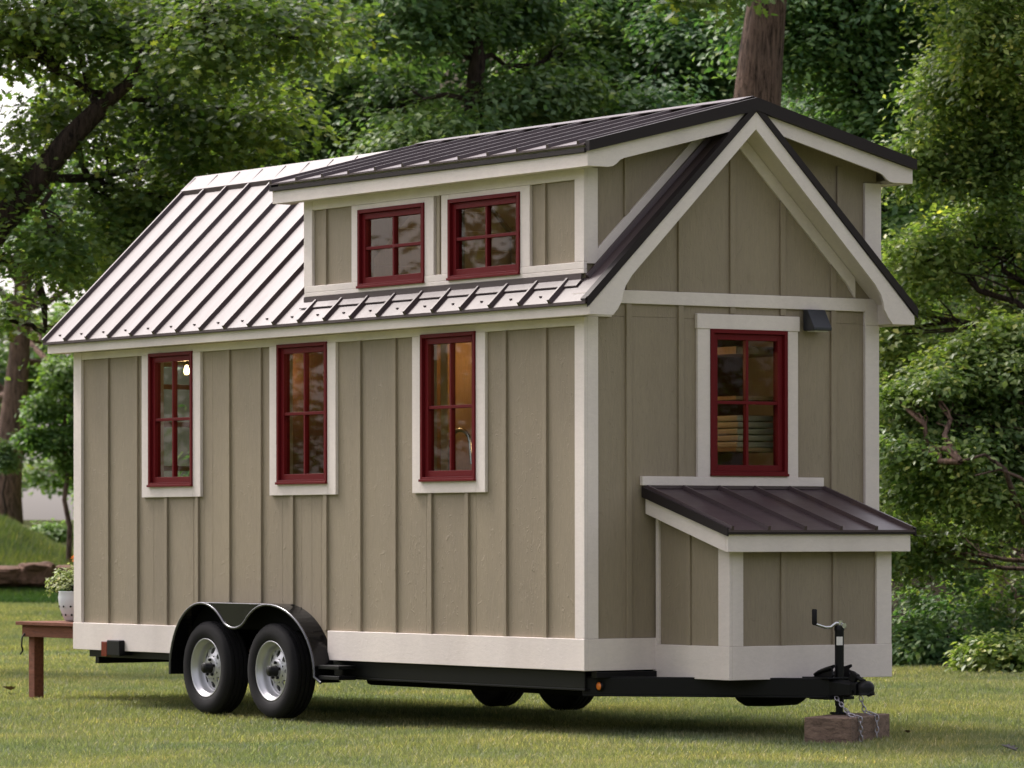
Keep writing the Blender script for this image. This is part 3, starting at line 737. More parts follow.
ax.build('axle', M['black'], H)

def fender(y0, y1):
    """y0 outer edge, y1 wall side"""
    A, Bz, zc = .475, .510, .300; xa, xb = WC[0][0], WC[1][0]; xm = (xa + xb) / 2
    AX = lambda xc, c: .66 if (xc > -4.2 and c > 0) else A
    arc = lambda xc, a0, a1, n, k=1.0: [(xc + AX(xc, math.cos(R(a0 + (a1 - a0) * i / n))) * k * math.cos(R(a0 + (a1 - a0) * i / n)), zc + Bz * k * math.sin(R(a0 + (a1 - a0) * i / n))) for i in range(n + 1)]
    hull = arc(xa, 180, 92, 18) + arc(xb, 88, 0, 18)
    hull[0] = (hull[0][0], .27); hull.append((xb + .66 + .09, .262))
    lip = arc(xa, 180, 48, 22)
    p, q = lip[-1], arc(xb, 132, 0, 2)[0]
    vv = []
    for i in range(1, 12):
        t = i / 12; x = p[0] + (q[0] - p[0]) * t; z = p[1] - (p[1] - .632) * math.sin(math.pi * t) ** .75
        vv.append((x, z))
    lip = lip + vv + arc(xb, 132, 0, 22); lip[0] = (lip[0][0], .27); lip.append((xb + .66 + .09, .262))
    f = hb(); t = .006; s_ = 1 if y1 > y0 else -1
    for (xA, zA), (xB, zB) in zip(hull, hull[1:]):
        f.slab((xA, y0, zA), (xB, y0, zB), (xB, y1, zB), (xA, y1, zA), (0, 0, .006) if abs(xB - xA) > abs(zB - zA) else (.006, 0, 0))
    # front web between the two arches
    top = zc + Bz
    hi = [(x, z) for x, z in lip if xa < x < xb]
    poly = hi + [(xb, top), (xa, top)]
    f.prism(poly, 1, y0 + s_ * .001, y0 + s_ * .006)
    fo = f.build('fender', M['fender'], H, recalc=True)
    ln_ = hb(); hp = [(x, z) for x, z in hull if z > .62]; ln_.prism(hp, 1, y1 - s_ * .035, y1 - s_ * .031); ln_.build('fender_liner', M['dark'], fo)
    l = hb(); l.tube([(x, y0, z) for x, z in lip], .010, 8); l.tube([(xa - .1, y0, top - .012), (xa, y0, top + .002), (xb, y0, top + .002)], .007, 8)
    l.build('rolled_edge', M['fedge'], fo)
    st = hb()
    for z in (.36, .285): st.box((xb + .66 + .02, y0 + s_ * .02, z), (xb + .66 + .30, y1, z + .028))
    st.split('step', M['black'], fo, .004)
M['fender'] = mat('gloss_black_fender', (.004, .004, .005), .18, spec=.3); M['fedge'] = mat('fender_edge_highlight', (.10, .10, .11), .25, .6)  # lighter grey on the rolled edge paints its highlight
fender(-.165, .0); fender(W + .165, W)

# ---- chassis
ch = hb()
ch.box((-L + .13, .03, .365), (WELL[0] - .01, .08, .4195)); ch.box((-L + .13, W - .08, .365), (WELL[0] - .01, W - .03, .4195))
for y in (.035, W - .085):
    ch.box((-5.1, y + .33 if y < 1 else y - .33, .30), (-3.31, y + .38 if y < 1 else y - .28, .395))
    ch.box((-3.30, y, .30), (-.06, y + .012, .412)); ch.box((-3.30, y, .286), (-.06, y + .055, .2995)); ch.box((-3.3, y, .4125), (-.06, y + .055, .419))
for x in (-6.85, -5.4, -2.4, -1.5, -.6): ch.box((x, .09, .31), (x + .06, W - .09, .394))
# A-frame tongue
def channel(mb, a, b, z0, z1, dep, t=.012):
    a = Vector(a); b = Vector(b); d = (b - a).normalized(); n = Vector((-d.y, d.x, 0)) * dep
    mb.slab((*a.xy, z0), (*b.xy, z0), (*b.xy, z1), (*a.xy, z1), n.normalized() * t)
    mb.slab((*a.xy, z0 - .0), (*b.xy, z0 - .0), (*(b + n).xy, z0), (*(a + n).xy, z0), (0, 0, -.012))
    mb.slab((*a.xy, z1), (*b.xy, z1), (*(b + n).xy, z1), (*(a + n).xy, z1), (0, 0, .008))
channel(ch, (-.10, .045, 0), (1.14, 1.14, 0), .262, .372, .05); channel(ch, (1.14, 1.31, 0), (-.10, W - .045, 0), .262, .372, .05)
ch.box((.02, .10, .385), (.50, W - .1, .412)) if False else None
ch.box((-.02, .06, .373), (.045, W - .06, .4115))
ch.box((.9, 1.10, .374), (1.17, 1.35, .386)); ch.box((.95, 1.12, .24), (1.16, 1.33, .262))
CH = ch.build('chassis', M['black'], H, .003)
tk = hb(); tk.lathe([(.001, -.26), (.09, -.25), (.115, -.2), (.12, 0), (.115, .2), (.09, .25), (.001, .26)], (.48, 1.17, .296), 1, 24); tk.build('tank', M['black'], CH)
# coupler
cp = hb()
secs = [(1.10, .095, .262, .372), (1.20, .075, .268, .366), (1.30, .048, .275, .356), (1.36, .042, .272, .362)]
vs = []; 
for x, hw, za, zb in secs:
    vs += [(x, MID - hw, za), (x, MID + hw, za), (x, MID + hw, zb - .012), (x, MID + hw - .015, zb), (x, MID - hw + .015, zb), (x, MID - hw, zb - .012)]
fs = [(0, 1, 2, 3, 4, 5)[::-1], tuple(18 + i for i in range(6))]
for i in range(3): fs += [(i * 6 + k, i * 6 + (k + 1) % 6, (i + 1) * 6 + (k + 1) % 6, (i + 1) * 6 + k) for k in range(6)]
cp.add(vs, fs)
cp.lathe([(.001, .052), (.03, .047), (.05, .028), (.054, 0), (.05, -.03), (.058, -.034), (.058, -.042), (.04, -.042)], (1.415, MID, .318), 2, 24)
cp.slab((1.30, MID - .012, .35), (1.34, MID - .012, .405), (1.27, MID - .012, .43), (1.24, MID - .012, .37), (0, .024, 0))
cp.tube([(1.24, MID, .43), (1.29, MID, .415), (1.36, MID, .375), (1.40, MID, .37)], [.008, .014, .014, .01], 8)
cp.tube([(1.33, MID - .06, .300), (1.33, MID + .06, .300)], .012, 8); cp.tube([(1.44, MID, .285), (1.49, MID, .29)], [.02, .012], 8)
cp.build('coupler', M['black'], CH, .003)
# curved safety plate beside the jack
pl = hb(); 
arcp = [(1.00 + .16 * math.sin(R(a)), .374 + .105 * (1 - math.cos(R(a)))) for a in ()]
pts = [(.96, .386), (.985, .412), (1.03, .437), (1.09, .452), (1.175, .470), (1.178, .455), (1.15, .44), (1.165, .40), (1.15, .386)]
pl.prism(pts, 1, MID - .075, MID - .062); pl.prism(pts, 1, MID + .062, MID + .075)
pl.tube([(.98, MID - .08, .40), (1.03, MID - .085, .42), (1.10, MID - .085, .435), (1.16, MID - .08, .45)], .012, 8)
pl.build('jack_bracket', M['black'], CH, .002)
# jack
jk = hb(); JX = 1.136
jk.tube([(JX, MID, .20), (JX, MID, .69)], .030, 20); jk.tube([(JX, MID, .69), (JX, MID, .715), (JX, MID, .725)], [.034, .034, .022], 20)
jk.tube([(JX, MID, .155), (JX, MID, .21)], .024, 16); jk.lathe([(.001, .012), (.06, .012), (.066, 0), (.001, 0)], (JX, MID, .146), 2, 20)
JK = jk.build('jack', M['black'], CH)
ck = hb(); ck.tube([(JX + .01, MID, .725), (JX + .01, MID, .738), (JX, MID - .03, .739), (JX, MID - .075, .712), (JX, MID - .12, .712), (JX, MID - .205, .735)], .0105, 8)
ck.tube([(JX + .008, MID, .717), (JX + .008, MID, .755)], .016, 10); ck.tube([(JX + .03, MID + .006, .722), (JX + .045, MID + .006, .722)], .018, 12)
ck.build('crank', M['chrome'], CH)
gr = hb(); gr.tube([(JX, MID - .205, .728), (JX, MID - .205, .738), (JX, MID - .205, .825), (JX, MID - .205, .832)], [.012, .017, .017, .012], 14); gr.build('crank_grip', M['rubber'], CH)
stk = hb(); n = 6
for k in range(n):
    a0 = R(-75 + k * 80 / n - 0); a1 = R(-75 + (k + 1) * 80 / n)
    stk.slab((JX + .0315 * math.cos(a0), MID + .0315 * math.sin(a0), .595), (JX + .0315 * math.cos(a1), MID + .0315 * math.sin(a1), .595), (JX + .0315 * math.cos(a1), MID + .0315 * math.sin(a1), .650), (JX + .0315 * math.cos(a0), MID + .0315 * math.sin(a0), .650), (.001, -.0005, 0))
stk.build('sticker', M['sticker'], CH)
# chains draped over the timber
def chain(pts, name='chain'):
    c = hb(); pts = [Vector(p) for p in pts]; seg = []
    tot = 0
    for a, b in zip(pts, pts[1:]):
        L_ = (b - a).length; n = max(1, int(L_ / .030))
        for i in range(n): seg.append((a.lerp(b, (i + .5) / n), (b - a).normalized()))
    for i, (p, d) in enumerate(seg):
        u = d.orthogonal().normalized(); v = d.cross(u); 
        if i % 2: u = v
        ring = [p + d * (.021 * math.cos(t)) + u * (.012 * math.sin(t)) for t in [2 * math.pi * k / 12 for k in range(13)]]
        c.tube(ring, .0042, 6, caps=False)
    return c.build(name, M['chrome2'], CH)
M['chrome2'] = mat('dull_steel_chain', (.36, .34, .38), .35, .8)
BA = math.atan2(.174, .273)
ux = Vector((math.cos(BA), math.sin(BA), 0)); uy = Vector((-math.sin(BA), math.cos(BA), 0)); P2 = Vector((1.61, .946, 0))
chain([(1.18, 1.16, .26), Vector((1.30, 1.16, .165)), P2 + uy * .13 - ux * .06 + Vector((0, 0, .158)), P2 + uy * .13 + ux * .018 + Vector((0, 0, .14)), P2 + uy * .135 + ux * .02 + Vector((0, 0, -.01))])
chain([(1.30, 1.27, .265), Vector((1.32, 1.29, .165)), P2 + uy * .46 - ux * .04 + Vector((0, 0, .158)), P2 + uy * .46 + ux * .018 + Vector((0, 0, .14)), P2 + uy * .45 + ux * .02 + Vector((0, 0, -.005))])
# lights on the chassis
tl = hb(); tl.box((-6.36, -.08, .382), (-6.155, -.031, .505)); tl.box((-6.34, -.0309, .385), (-6.17, .04, .4195)); TL = tl.build('tail_light', M['black'], CH, .008)
l2 = hb(); l2.box((-6.455, -.078, .375), (-6.361, -.033, .492)); l2.build('lens', M['redlens'], CH, .006)
pos = Vector((.02, .148, .318)); 
mk = hb(); mk.lathe([(.001, -.014), (.018, -.012), (.027, -.004), (.028, .01)], (-.004, .112, .318), 1, 20); mo = mk.build('marker_light', M['amber'], CH)
bo_ = hb(); bo_.lathe([(.001, -.004), (.034, -.003), (.034, .012)], (-.004, .112, .318), 1, 20)
bo_.build('marker_bezel', M['black'], CH)

# ------------------------------------------------------------------ things on the lawn
c0 = (P2 - ux * .16 + uy * .3875)
tb = MB(off=(c0.x, c0.y, 0))
vs = []
nx = 10
def tie(z0, z1, a0, a1, b0, b1, mb):
    p = [P2 + ux * a + uy * b for a, b in ((a0, b0), (a1, b0), (a1, b1), (a0, b1))]
    mb.add([(*q.xy, z0) for q in p] + [(*q.xy, z1) for q in p], [(0, 3, 2, 1), (4, 5, 6, 7), (0, 1, 5, 4), (1, 2, 6, 5), (2, 3, 7, 6), (3, 0, 4, 7)])
tie(-.05, .142, -.32, 0, 0, .775, tb)
to = tb.build('timber_block', M['tie'], None, .008); tag(to, 'weathered brown timber block under the trailer jack, with chains over it', 'timber block')

T = empty('wooden_platform', (-7.95, 1.3, 0)); tag(T, 'low stained wooden landing on thick legs at the rear end of the tiny house', 'wooden landing')
def tbuild(mb, n, m, b=.004): return mb.build(n, m, T, b)
t1 = MB()
for k in range(7): t1.box((-8.98, .50 + k * .265, .572), (-7.06, .50 + k * .265 + .255, .602))
tbuild(t1, 'deck', M['redwood'])
t1 = MB(); t1.box((-8.92, .53, .475), (-7.08, .57, .5715)); t1.box((-8.92, 2.30, .475), (-7.08, 2.34, .5715)); t1.box((-8.92, .571, .475), (-8.88, 2.299, .5715)); t1.box((-7.12, .571, .475), (-7.08, 2.299, .5715)); tbuild(t1, 'apron', M['redwood'])
for y in (.571, 2.209):
    t1 = MB(); t1.box((-8.88, y, -.06), (-8.78, y + .09, .5715)); tbuild(t1, 'leg', M['redwood'])
t1 = MB(); t1.tube([(-8.86, .525, .50), (-8.86, .50, .47), (-8.87, .50, .40), (-8.85, .50, .36), (-8.90, .505, .33)], .007, 6); tbuild(t1, 'hook', M['black'], 0)
PX, PY = -8.44, .80
P = empty('flower_pail', (PX, PY, .606)); tag(P, 'white pail of pale leafy and orange flowering plants on the wooden landing', 'flower pail')
pm = MB(); pm.lathe([(.001, 0), (.10, 0), (.118, .02), (.158, .12), (.168, .20), (.16, .24), (.165, .25), (.15, .25), (.14, .2), (.001, .2)], (PX, PY, .606), 2, 32); pm.build('pail', mat('white_enamel', (.62, .64, .70), .3), P)
dh = MB()
for k in range(14):
    a = 2 * math.pi * k / 14
    for z, r_ in ((.66, .137), (.73, .160)):
        q = Vector((PX + r_ * math.cos(a), PY + r_ * math.sin(a), z)); dh.tube([q, q + Vector((math.cos(a), math.sin(a), 0)) * .003], .009, 8)
dh.split('dot', M['black'], P)

# ------------------------------------------------------------------ foliage machinery
LEAF4 = (np.array([(0, 0, 0), (.30, .45, .10), (0, 1, 0), (-.30, .45, .10)]), np.array([(0, 1, 2), (0, 2, 3)]))
oakv = [(0, 0), (.06, .15), (.30, .22), (.14, .36), (.42, .50), (.17, .58), (.30, .80), (.10, .80), (0, 1.0), (-.10, .80), (-.30, .80), (-.17, .58), (-.42, .50), (-.14, .36), (-.30, .22), (-.06, .15)]
OAK = (np.array([(x, y, abs(x) * .25) for x, y in oakv]),
       np.array([(0, 1, 15), (1, 2, 3), (1, 3, 15), (15, 3, 13), (13, 14, 15), (3, 4, 5), (3, 5, 13), (13, 5, 11), (11, 12, 13), (5, 6, 7), (5, 7, 11), (7, 9, 11), (9, 10, 11), (7, 8, 9)]))
def leaves(name, pos, nrm, size, mat_, parent, off, tmpl=LEAF4):
    n = len(pos); tv, tf = tmpl
    nrm = nrm / np.linalg.norm(nrm, axis=1, keepdims=True)
    r = RNG.normal(size=(n, 3)); r[:, 2] -= .5; t = r - nrm * (r * nrm).sum(1, keepdims=True); t /= np.linalg.norm(t, axis=1, keepdims=True); b = np.cross(nrm, t)
    V = pos[:, None] + size[:, None, None] * (tv[None, :, 0, None] * b[:, None] + tv[None, :, 1, None] * t[:, None] + tv[None, :, 2, None] * nrm[:, None])
    V = V.reshape(-1, 3) - np.array(off)
    Fq = (tf[None] + (np.arange(n) * len(tv))[:, None, None]).reshape(-1, 3)
    me = bpy.data.meshes.new(name); np_mesh(me, V, Fq); me.materials.append(mat_)
    o = bpy.data.objects.new(name, me); COL.objects.link(o)
    if parent is not None: o.parent = parent
    else: o.location = off
    return o
def clumps(blobs, nper, rc=.45, per=70, flat=.55, inner=.5, low=-.55, sat=False):
    """blobs: (center, (rx,ry,rz), weight). returns leaf positions, normals and clump centres"""
    P_, N_, C_ = [], [], []
    if sat:
        nb = []
        for c, r, wgt in blobs:
            nb.append((c, tuple(np.array(r) * .8), wgt * .5))
            for q in range(6):
                dv = RNG.normal(size=3); dv /= np.linalg.norm(dv); f_ = .30 + .28 * RNG.random()
                nb.append((tuple(np.array(c) + dv * np.array(r) * (.6 + .45 * RNG.random())), tuple(np.array(r) * f_ * np.array([1.15, 1.15, .75])), wgt * .13))
        blobs = nb
    for c, r, wgt in blobs:
        k = max(1, int(nper * wgt)); d = RNG.normal(size=(k, 3)); d /= np.linalg.norm(d, axis=1, keepdims=True)
        d[:, 2] = np.where(d[:, 2] < low, -d[:, 2], d[:, 2])
        rr = inner + (1.05 - inner) * RNG.random(k) ** .6
        cc = np.array(c) + d * np.array(r) * rr[:, None]
        rcs = rc * (.6 + .8 * RNG.random(k))
        m = per; q = RNG.normal(size=(k, m, 3)); q /= np.linalg.norm(q, axis=2, keepdims=True); q *= (RNG.random((k, m, 1)) ** .45)
        out = d[:, None, :] * .8
        q2 = q * np.array([1, 1, flat]); q2[..., 2] -= .35 * (q[..., 0] ** 2 + q[..., 1] ** 2)
        p = cc[:, None] + q2 * rcs[:, None, None]
        nn = np.array([0, 0, .9]) + out * .6 + RNG.normal(size=q.shape) * .45 + q * .3
        P_.append(p.reshape(-1, 3)); N_.append(nn.reshape(-1, 3)); C_.append(cc)
    return np.concatenate(P_), np.concatenate(N_), np.concatenate(C_)
def wob(a, b, n, amp):
    a = Vector(a); b = Vector(b); out = []
    for i in range(n + 1):
        t = i / n; p = a.lerp(b, t)
        if 0 < i < n: p = p + Vector((random.gauss(0, 1), random.gauss(0, 1), random.gauss(0, .5))) * amp * (b - a).length
        out.append(p)
    return out
def tree(name, label, cat, base, top, r0, blobs, nper, leafm, size, barkm='bark_dark', rc=.45, per=70, tmpl=LEAF4, group=None, branches=1.0, trunk_pts=None, limbs=(), flat=.55, inner=.5, attach=None):
    base = Vector(base); T_ = empty(name, base); tag(T_, label, cat, group)
    mb = MB(); pts = trunk_pts or wob(base - Vector((0, 0, .3)), top, 7, .012)
    n = len(pts); mb.tube(pts, [r0 * (1.18 if i == 0 else 1) * (1 - .55 * i / (n - 1)) for i in range(n)], 18)
    pts = [Vector(p) for p in pts]
    mb.build('trunk', M[barkm], T_, recalc=False)
    P_, N_, C_ = clumps(blobs, nper, rc, per, flat, inner, sat=True)
    bm_ = MB()
    for lp, lr in limbs: bm_.tube(lp, lr, 10)
    for c, r, wgt in blobs:
        c = Vector(c); cand = [Vector(p) for lp, lr in limbs for p in lp]
        j = min(range(n), key=lambda i: (pts[i] - c).length + (2 if pts[i].z > c.z else 0)); a = pts[j if attach is None else attach]; R0 = max(.03, r0 * .22)
        if cand:
            a2 = min(cand, key=lambda p: (p - c).length)
            if (a2 - c).length < (a - c).length: a = a2; R0 = .035
        lim = wob(a, c, 5, .06); bm_.tube(lim, [R0 * (1 - .12 * i) for i in range(6)], 7, caps=False)
        near = C_[((C_ - np.array(c)) ** 2).sum(1) < max(r) ** 2 * 1.2]
        for q in near[:int(22 * branches * wgt) + 3]:
            s = random.choice(lim[2:]); bm_.tube(wob(s, Vector(q), 4, .07), [R0 * .36, R0 * .28, R0 * .2, R0 * .13, R0 * .06], 5, caps=False)
    bm_.build('branches', M[barkm], T_, recalc=False)
    s_ = size * (.7 + .6 * RNG.random(len(P_)))
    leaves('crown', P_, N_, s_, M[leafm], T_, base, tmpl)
    return T_
def gz(p): return float(ground_z(np.array(p[0]), np.array(p[1])))
def gp(px, d):
    p = at(px, HY, d); return Vector((p.x, p.y, gz(p)))
def mpx(d): return d / F       # metres per pixel at depth d
def bl(px, py, d, rx, ry, wt=1.0, rd=None):
    """blob given by picture position and radii in pixels at depth d (converted to real metres)"""
    c = at(px, py, d); k = mpx(d); a, b = rx * k, ry * k
    return (tuple(c), (max(a, .1), max(a if rd is None else rd, .1), max(b, .1)), wt)

# big oak whose limb reaches in from the left
d = 45
lim1 = [at(-70, 330, d), at(-30, 262, d), at(2, 222, d), at(38, 178, d - .2), at(70, 138, d - .3), at(100, 108, d - .3)]
lim2 = [at(100, 108, d - .3), at(128, 84, d - .4), at(150, 55, d - .5), at(170, 30, d - .5), at(205, -5, d - .6)]
lim3 = [at(100, 108, d - .3), at(90, 92, d), at(150, 100, d + .5), at(180, 60, d)]
lim4 = [at(-40, 300, d), at(0, 255, d + 1), at(35, 270, d + 1), at(44, 300, d + 1), at(46, 330, d + 1)]
lim5 = [at(38, 178, d), at(90, 178, d + 1), at(150, 165, d + 2), at(200, 140, d + 2), at(240, 128, d + 2)]
oak_bl = [bl(20, 40, d, 95, 60, 1.0), bl(120, 30, d, 80, 50, .8), bl(210, 35, d - 1, 80, 45, .8), bl(60, 120, d + 1, 60, 38, .45), bl(165, 105, d + 1, 70, 38, .55),
          bl(15, 165, d, 45, 30, .3), bl(110, 200, d + 1, 70, 35, .55), bl(60, 250, d - .5, 50, 32, .4), bl(150, 250, d + 1, 55, 40, .4), bl(240, 110, d + 1, 60, 45, .6), bl(190, 160, d + 1.5, 50, 30, .3),
          bl(-90, 40, d, 60, 70, .5), bl(-120, 230, d, 60, 80, .4), bl(10, 320, d + 1, 30, 26, .15), bl(300, 40, d, 60, 50, .5), bl(30, -70, d, 200, 40, .8), bl(-260, 60, d, 110, 150, .7), bl(100, 150, d + 2, 90, 40, .3), bl(200, 210, d + 1, 50, 40, .35)]
tree('oak_tree', 'large oak reaching in from the left with a thick dark limb', 'tree', gp(-170, d), at(-120, -120, d), .38, oak_bl, 84, 'oak', .098, 'bark_dark', .5, 34, OAK,
     trunk_pts=[gp(-170, d) - Vector((0, 0, .3)), at(-165, 560, d), at(-150, 420, d), at(-100, 340, d), at(-110, 200, d), at(-130, 60, d), at(-120, -120, d)],
     limbs=[(lim1, [.19, .17, .15, .135, .115, .10]), (lim2, [.075, .06, .05, .04, .02]), (lim3, [.05, .04, .035, .02]), (lim4, [.08, .06, .05, .04, .02]), (lim5, [.05, .045, .035, .028, .015])], inner=.1, flat=.7)

# softer trees behind it
d = 60
tree('background_tree', 'grey green tree behind the oak limb, above the white ridge of the roof', 'tree', gp(250, d), at(260, -150, d), .2,
     [bl(150, 130, d, 90, 75, 1), bl(240, 60, d + 2, 90, 70, 1), bl(230, 150, d - 1, 80, 55, .8), bl(120, 250, d, 75, 60, .8), bl(320, 110, d, 80, 60, .9), bl(330, 30, d + 1, 70, 50, .6), bl(180, 0, d, 90, 60, .8)], 90, 'blue', .13, 'bark_dark', .55, 60, group='trees behind the house')
d = 57
tree('background_tree', 'green tree with a dark forked trunk behind the middle of the roof', 'tree', gp(470, d), at(480, -160, d), .17,
     [bl(380, 110, d + 2, 70, 50, .8), bl(410, 30, d, 80, 38, .9), bl(500, 10, d + 1, 70, 34, .8), bl(530, 100, d, 60, 38, .7), bl(430, 150, d - 1, 80, 40, .7), bl(460, -50, d, 130, 50, 1), bl(580, 60, d + 2, 60, 60, .7)], 80, 'blue', .11, 'bark_dark', .5, 60,
     trunk_pts=[gp(470, d), at(475, 300, d), at(474, 180, d), at(474, 100, d), at(478, 60, d), at(470, 0, d), at(480, -160, d)], group='trees behind the house', flat=.35)
d = 60
tree('background_tree', 'dark green tree behind the ridge, just left of the thick bare trunk', 'tree', gp(640, d), at(640, -160, d), .18,
     [bl(600, 40, d, 80, 70, 1), bl(680, 60, d - 1, 70, 70, 1), bl(640, 130, d - 2, 90, 40, .8), bl(560, 120, d, 60, 50, .6), bl(690, -20, d, 110, 60, 1), bl(740, 40, d + 2, 70, 80, .9)], 95, 'deep', .11, 'bark_dark', .5, 65, group='trees behind the house')
# the thick bare trunk above the gable
d = 47
tree('oak_tree', 'tall oak with a thick bare brown trunk rising behind the gable peak', 'tree', gp(745, d), at(790, -300, d), .345,
     [bl(690, -22, d - 3, 60, 20, .35), bl(640, -60, d - 2, 80, 40, .6), bl(850, -90, d, 120, 50, 1), bl(760, -200, d, 250, 70, 2)], 45, 'oak', .125, 'bark', .4, 34, OAK, attach=6,
     trunk_pts=[gp(742, d) - Vector((0, 0, .2)), at(747, 450, d), at(750, 250, d), at(756, 120, d), at(762, 50, d), at(768, 0, d), at(785, -120, d), at(800, -300, d)])
# right hand trees wrapped in vines
d = 53
tree('background_tree', 'dark dense tree between the gable and the right edge of the woods', 'tree', gp(860, d), at(860, -150, d), .2,
     [bl(830, 40, d, 70, 80, 1), bl(880, 130, d, 80, 70, 1), bl(850, -30, d, 110, 60, 1), bl(920, 40, d + 1, 80, 80, 1), bl(900, 240, d, 80, 70, .9), bl(820, 150, d + 2, 70, 70, .7)], 110, 'deep', .10, 'bark_dark', .48, 65, group='trees behind the house')
d = 48
tree('vine_covered_tree', 'vine covered tree at the right edge with bright leafy tips and dark hollows', 'tree', gp(1085, d), at(1060, -140, d), .22,
     [bl(960, 90, d, 62, 50, .8), bl(930, 170, d, 50, 42, .6), bl(1000, 40, d - 1, 50, 60, .7), bl(1010, 150, d, 60, 55, .8), bl(930, 260, d + .5, 45, 40, .5), bl(985, 240, d + 1, 60, 45, .6), bl(1020, 320, d + 1, 60, 40, .5), bl(1000, -40, d, 110, 50, 1), bl(1090, 120, d, 80, 180, 1.5), bl(900, 330, d + 1, 40, 50, .5), bl(950, 350, d + 2, 60, 60, .6)], 105, 'vine', .085, 'bark_dark', .34, 52, flat=.75, inner=.3)
d = 45
tree('vine_bush', 'rounded bright green vine covered bush beside the gable corner, over the dark bank', 'bush', gp(1062, d), at(1050, 400, d), .08,
     [bl(925, 420, d, 55, 45, .8), bl(985, 420, d, 60, 55, .9), bl(955, 370, d, 45, 28, .5), bl(1020, 370, d, 50, 45, .6), bl(900, 470, d + .5, 40, 50, .6), bl(960, 490, d, 70, 40, .8), bl(1030, 470, d, 50, 60, .8), bl(1000, 540, d + 1.5, 80, 50, .4), bl(910, 540, d + 1.2, 50, 40, .35), bl(895, 398, d - .3, 20, 9, .18), bl(985, 346, d - .2, 22, 10, .2), bl(1018, 334, d, 28, 14, .25), bl(940, 385, d - .5, 26, 10, .2), bl(905, 450, d - .6, 26, 12, .22), bl(960, 455, d - .8, 34, 12, .25), bl(1005, 505, d - .8, 30, 12, .22), bl(1100, 440, d, 70, 120, 1.0), bl(925, 560, d + 1.2, 45, 30, .35), bl(1010, 585, d + 2.5, 70, 40, .4)], 105, 'vine', .078, 'bark', .30, 42, flat=.6, inner=.2,
     limbs=[([at(1040, 560, 44.5), at(1015, 500, 44), at(1005, 470, 43.8), at(985, 455, 43.7), at(960, 462, 43.7)], [.035, .03, .025, .018, .01]), ([at(1045, 500, 44), at(1020, 478, 43.8), at(1000, 470, 43.7), at(975, 476, 43.6)], [.02, .017, .013, .007])])
for i, (px, py, d, rx, ry, lb) in enumerate([(915, 650, 45.6, 45, 26, 'low dark shrub at the edge of the lawn beside the storage box'), (1008, 656, 43.2, 48, 18, 'low leafy shrub at the right edge where the lawn meets the woods'), (965, 620, 47, 80, 55, 'dark shrub set back in the shade between the two low lawn edge shrubs'), (1090, 620, 43, 60, 70, 'leafy shrub beyond the right edge of the photo')]):
    base = gp(px, d); S_ = empty('shrub', base); tag(S_, lb, 'shrub', 'low shrubs along the right edge of the lawn')
    P_, N_, C_ = clumps([bl(px, py, d, rx, ry, 1)], 80, .22, 55, inner=.2, low=-.95)
    P_[:, 2] = np.maximum(P_[:, 2], base.z + .02)
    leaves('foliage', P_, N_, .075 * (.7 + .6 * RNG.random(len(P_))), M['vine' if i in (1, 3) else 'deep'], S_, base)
    st = MB(); 
    for q in C_[::6]: st.tube(wob(base, Vector(q), 4, .05), [.015, .012, .01, .007, .004], 5, caps=False)
    st.build('stems', M['bark_dark'], S_, recalc=False)

# far-off wood closing the view: reads as one mass
blobs = []
for px in range(130, 1300, 75):
    for py in (-120, -30, 60, 150, 250, 360, 470, 560):
        if px < 230 and py > 200: continue
        d = 64 + 6 * random.random(); blobs.append(bl(px + random.uniform(-25, 25), py + random.uniform(-20, 20), d, 62, 60, 1, 1.6))
P_, N_, C_ = clumps(blobs, 13, .7, 95, inner=.3)
c0 = at(600, 300, 66)
wo = leaves('woods', P_, N_, .17 * (.7 + .6 * RNG.random(len(P_))), M['deep'], None, tuple(c0)); tag(wo, 'deep green woods closing the view behind the trees', 'woods', kind='stuff')

# woods round the rest of the clearing, behind and beside the camera
blobs = []
for k in range(100):
    a = 2 * math.pi * k / 100; dx, dy = math.cos(a), math.sin(a)
    f_ = Vector((dx, dy, 0)).dot(FW)
    if f_ > .80: continue
    rr_ = 46 + 7 * random.random()
    _d, _p = lat(2 + dx * 50, -2 + dy * 50)
    if _d > 0 and -900 < _p < 2300: continue
    if f_ > .3: rr_ = 60
    for z in ((2, 5, 8, 11, 14, 17) if dx < -.3 and dy < -.2 else (2.5, 7, 11)):
        blobs.append(((2 + dx * rr_ + random.uniform(-2, 2), -2 + dy * rr_ + random.uniform(-2, 2), z), (3.9, 3.9, 3.4), 1))
P_, N_, C_ = clumps(blobs, 30, 1.3, 40, inner=.2)
c0 = (2, -2, 0)
wo2 = leaves('woods', P_, N_, .34 * (.7 + .6 * RNG.random(len(P_))), M['deep'], None, c0); tag(wo2, 'woods all round the clearing, outside the photo', 'woods', kind='stuff')

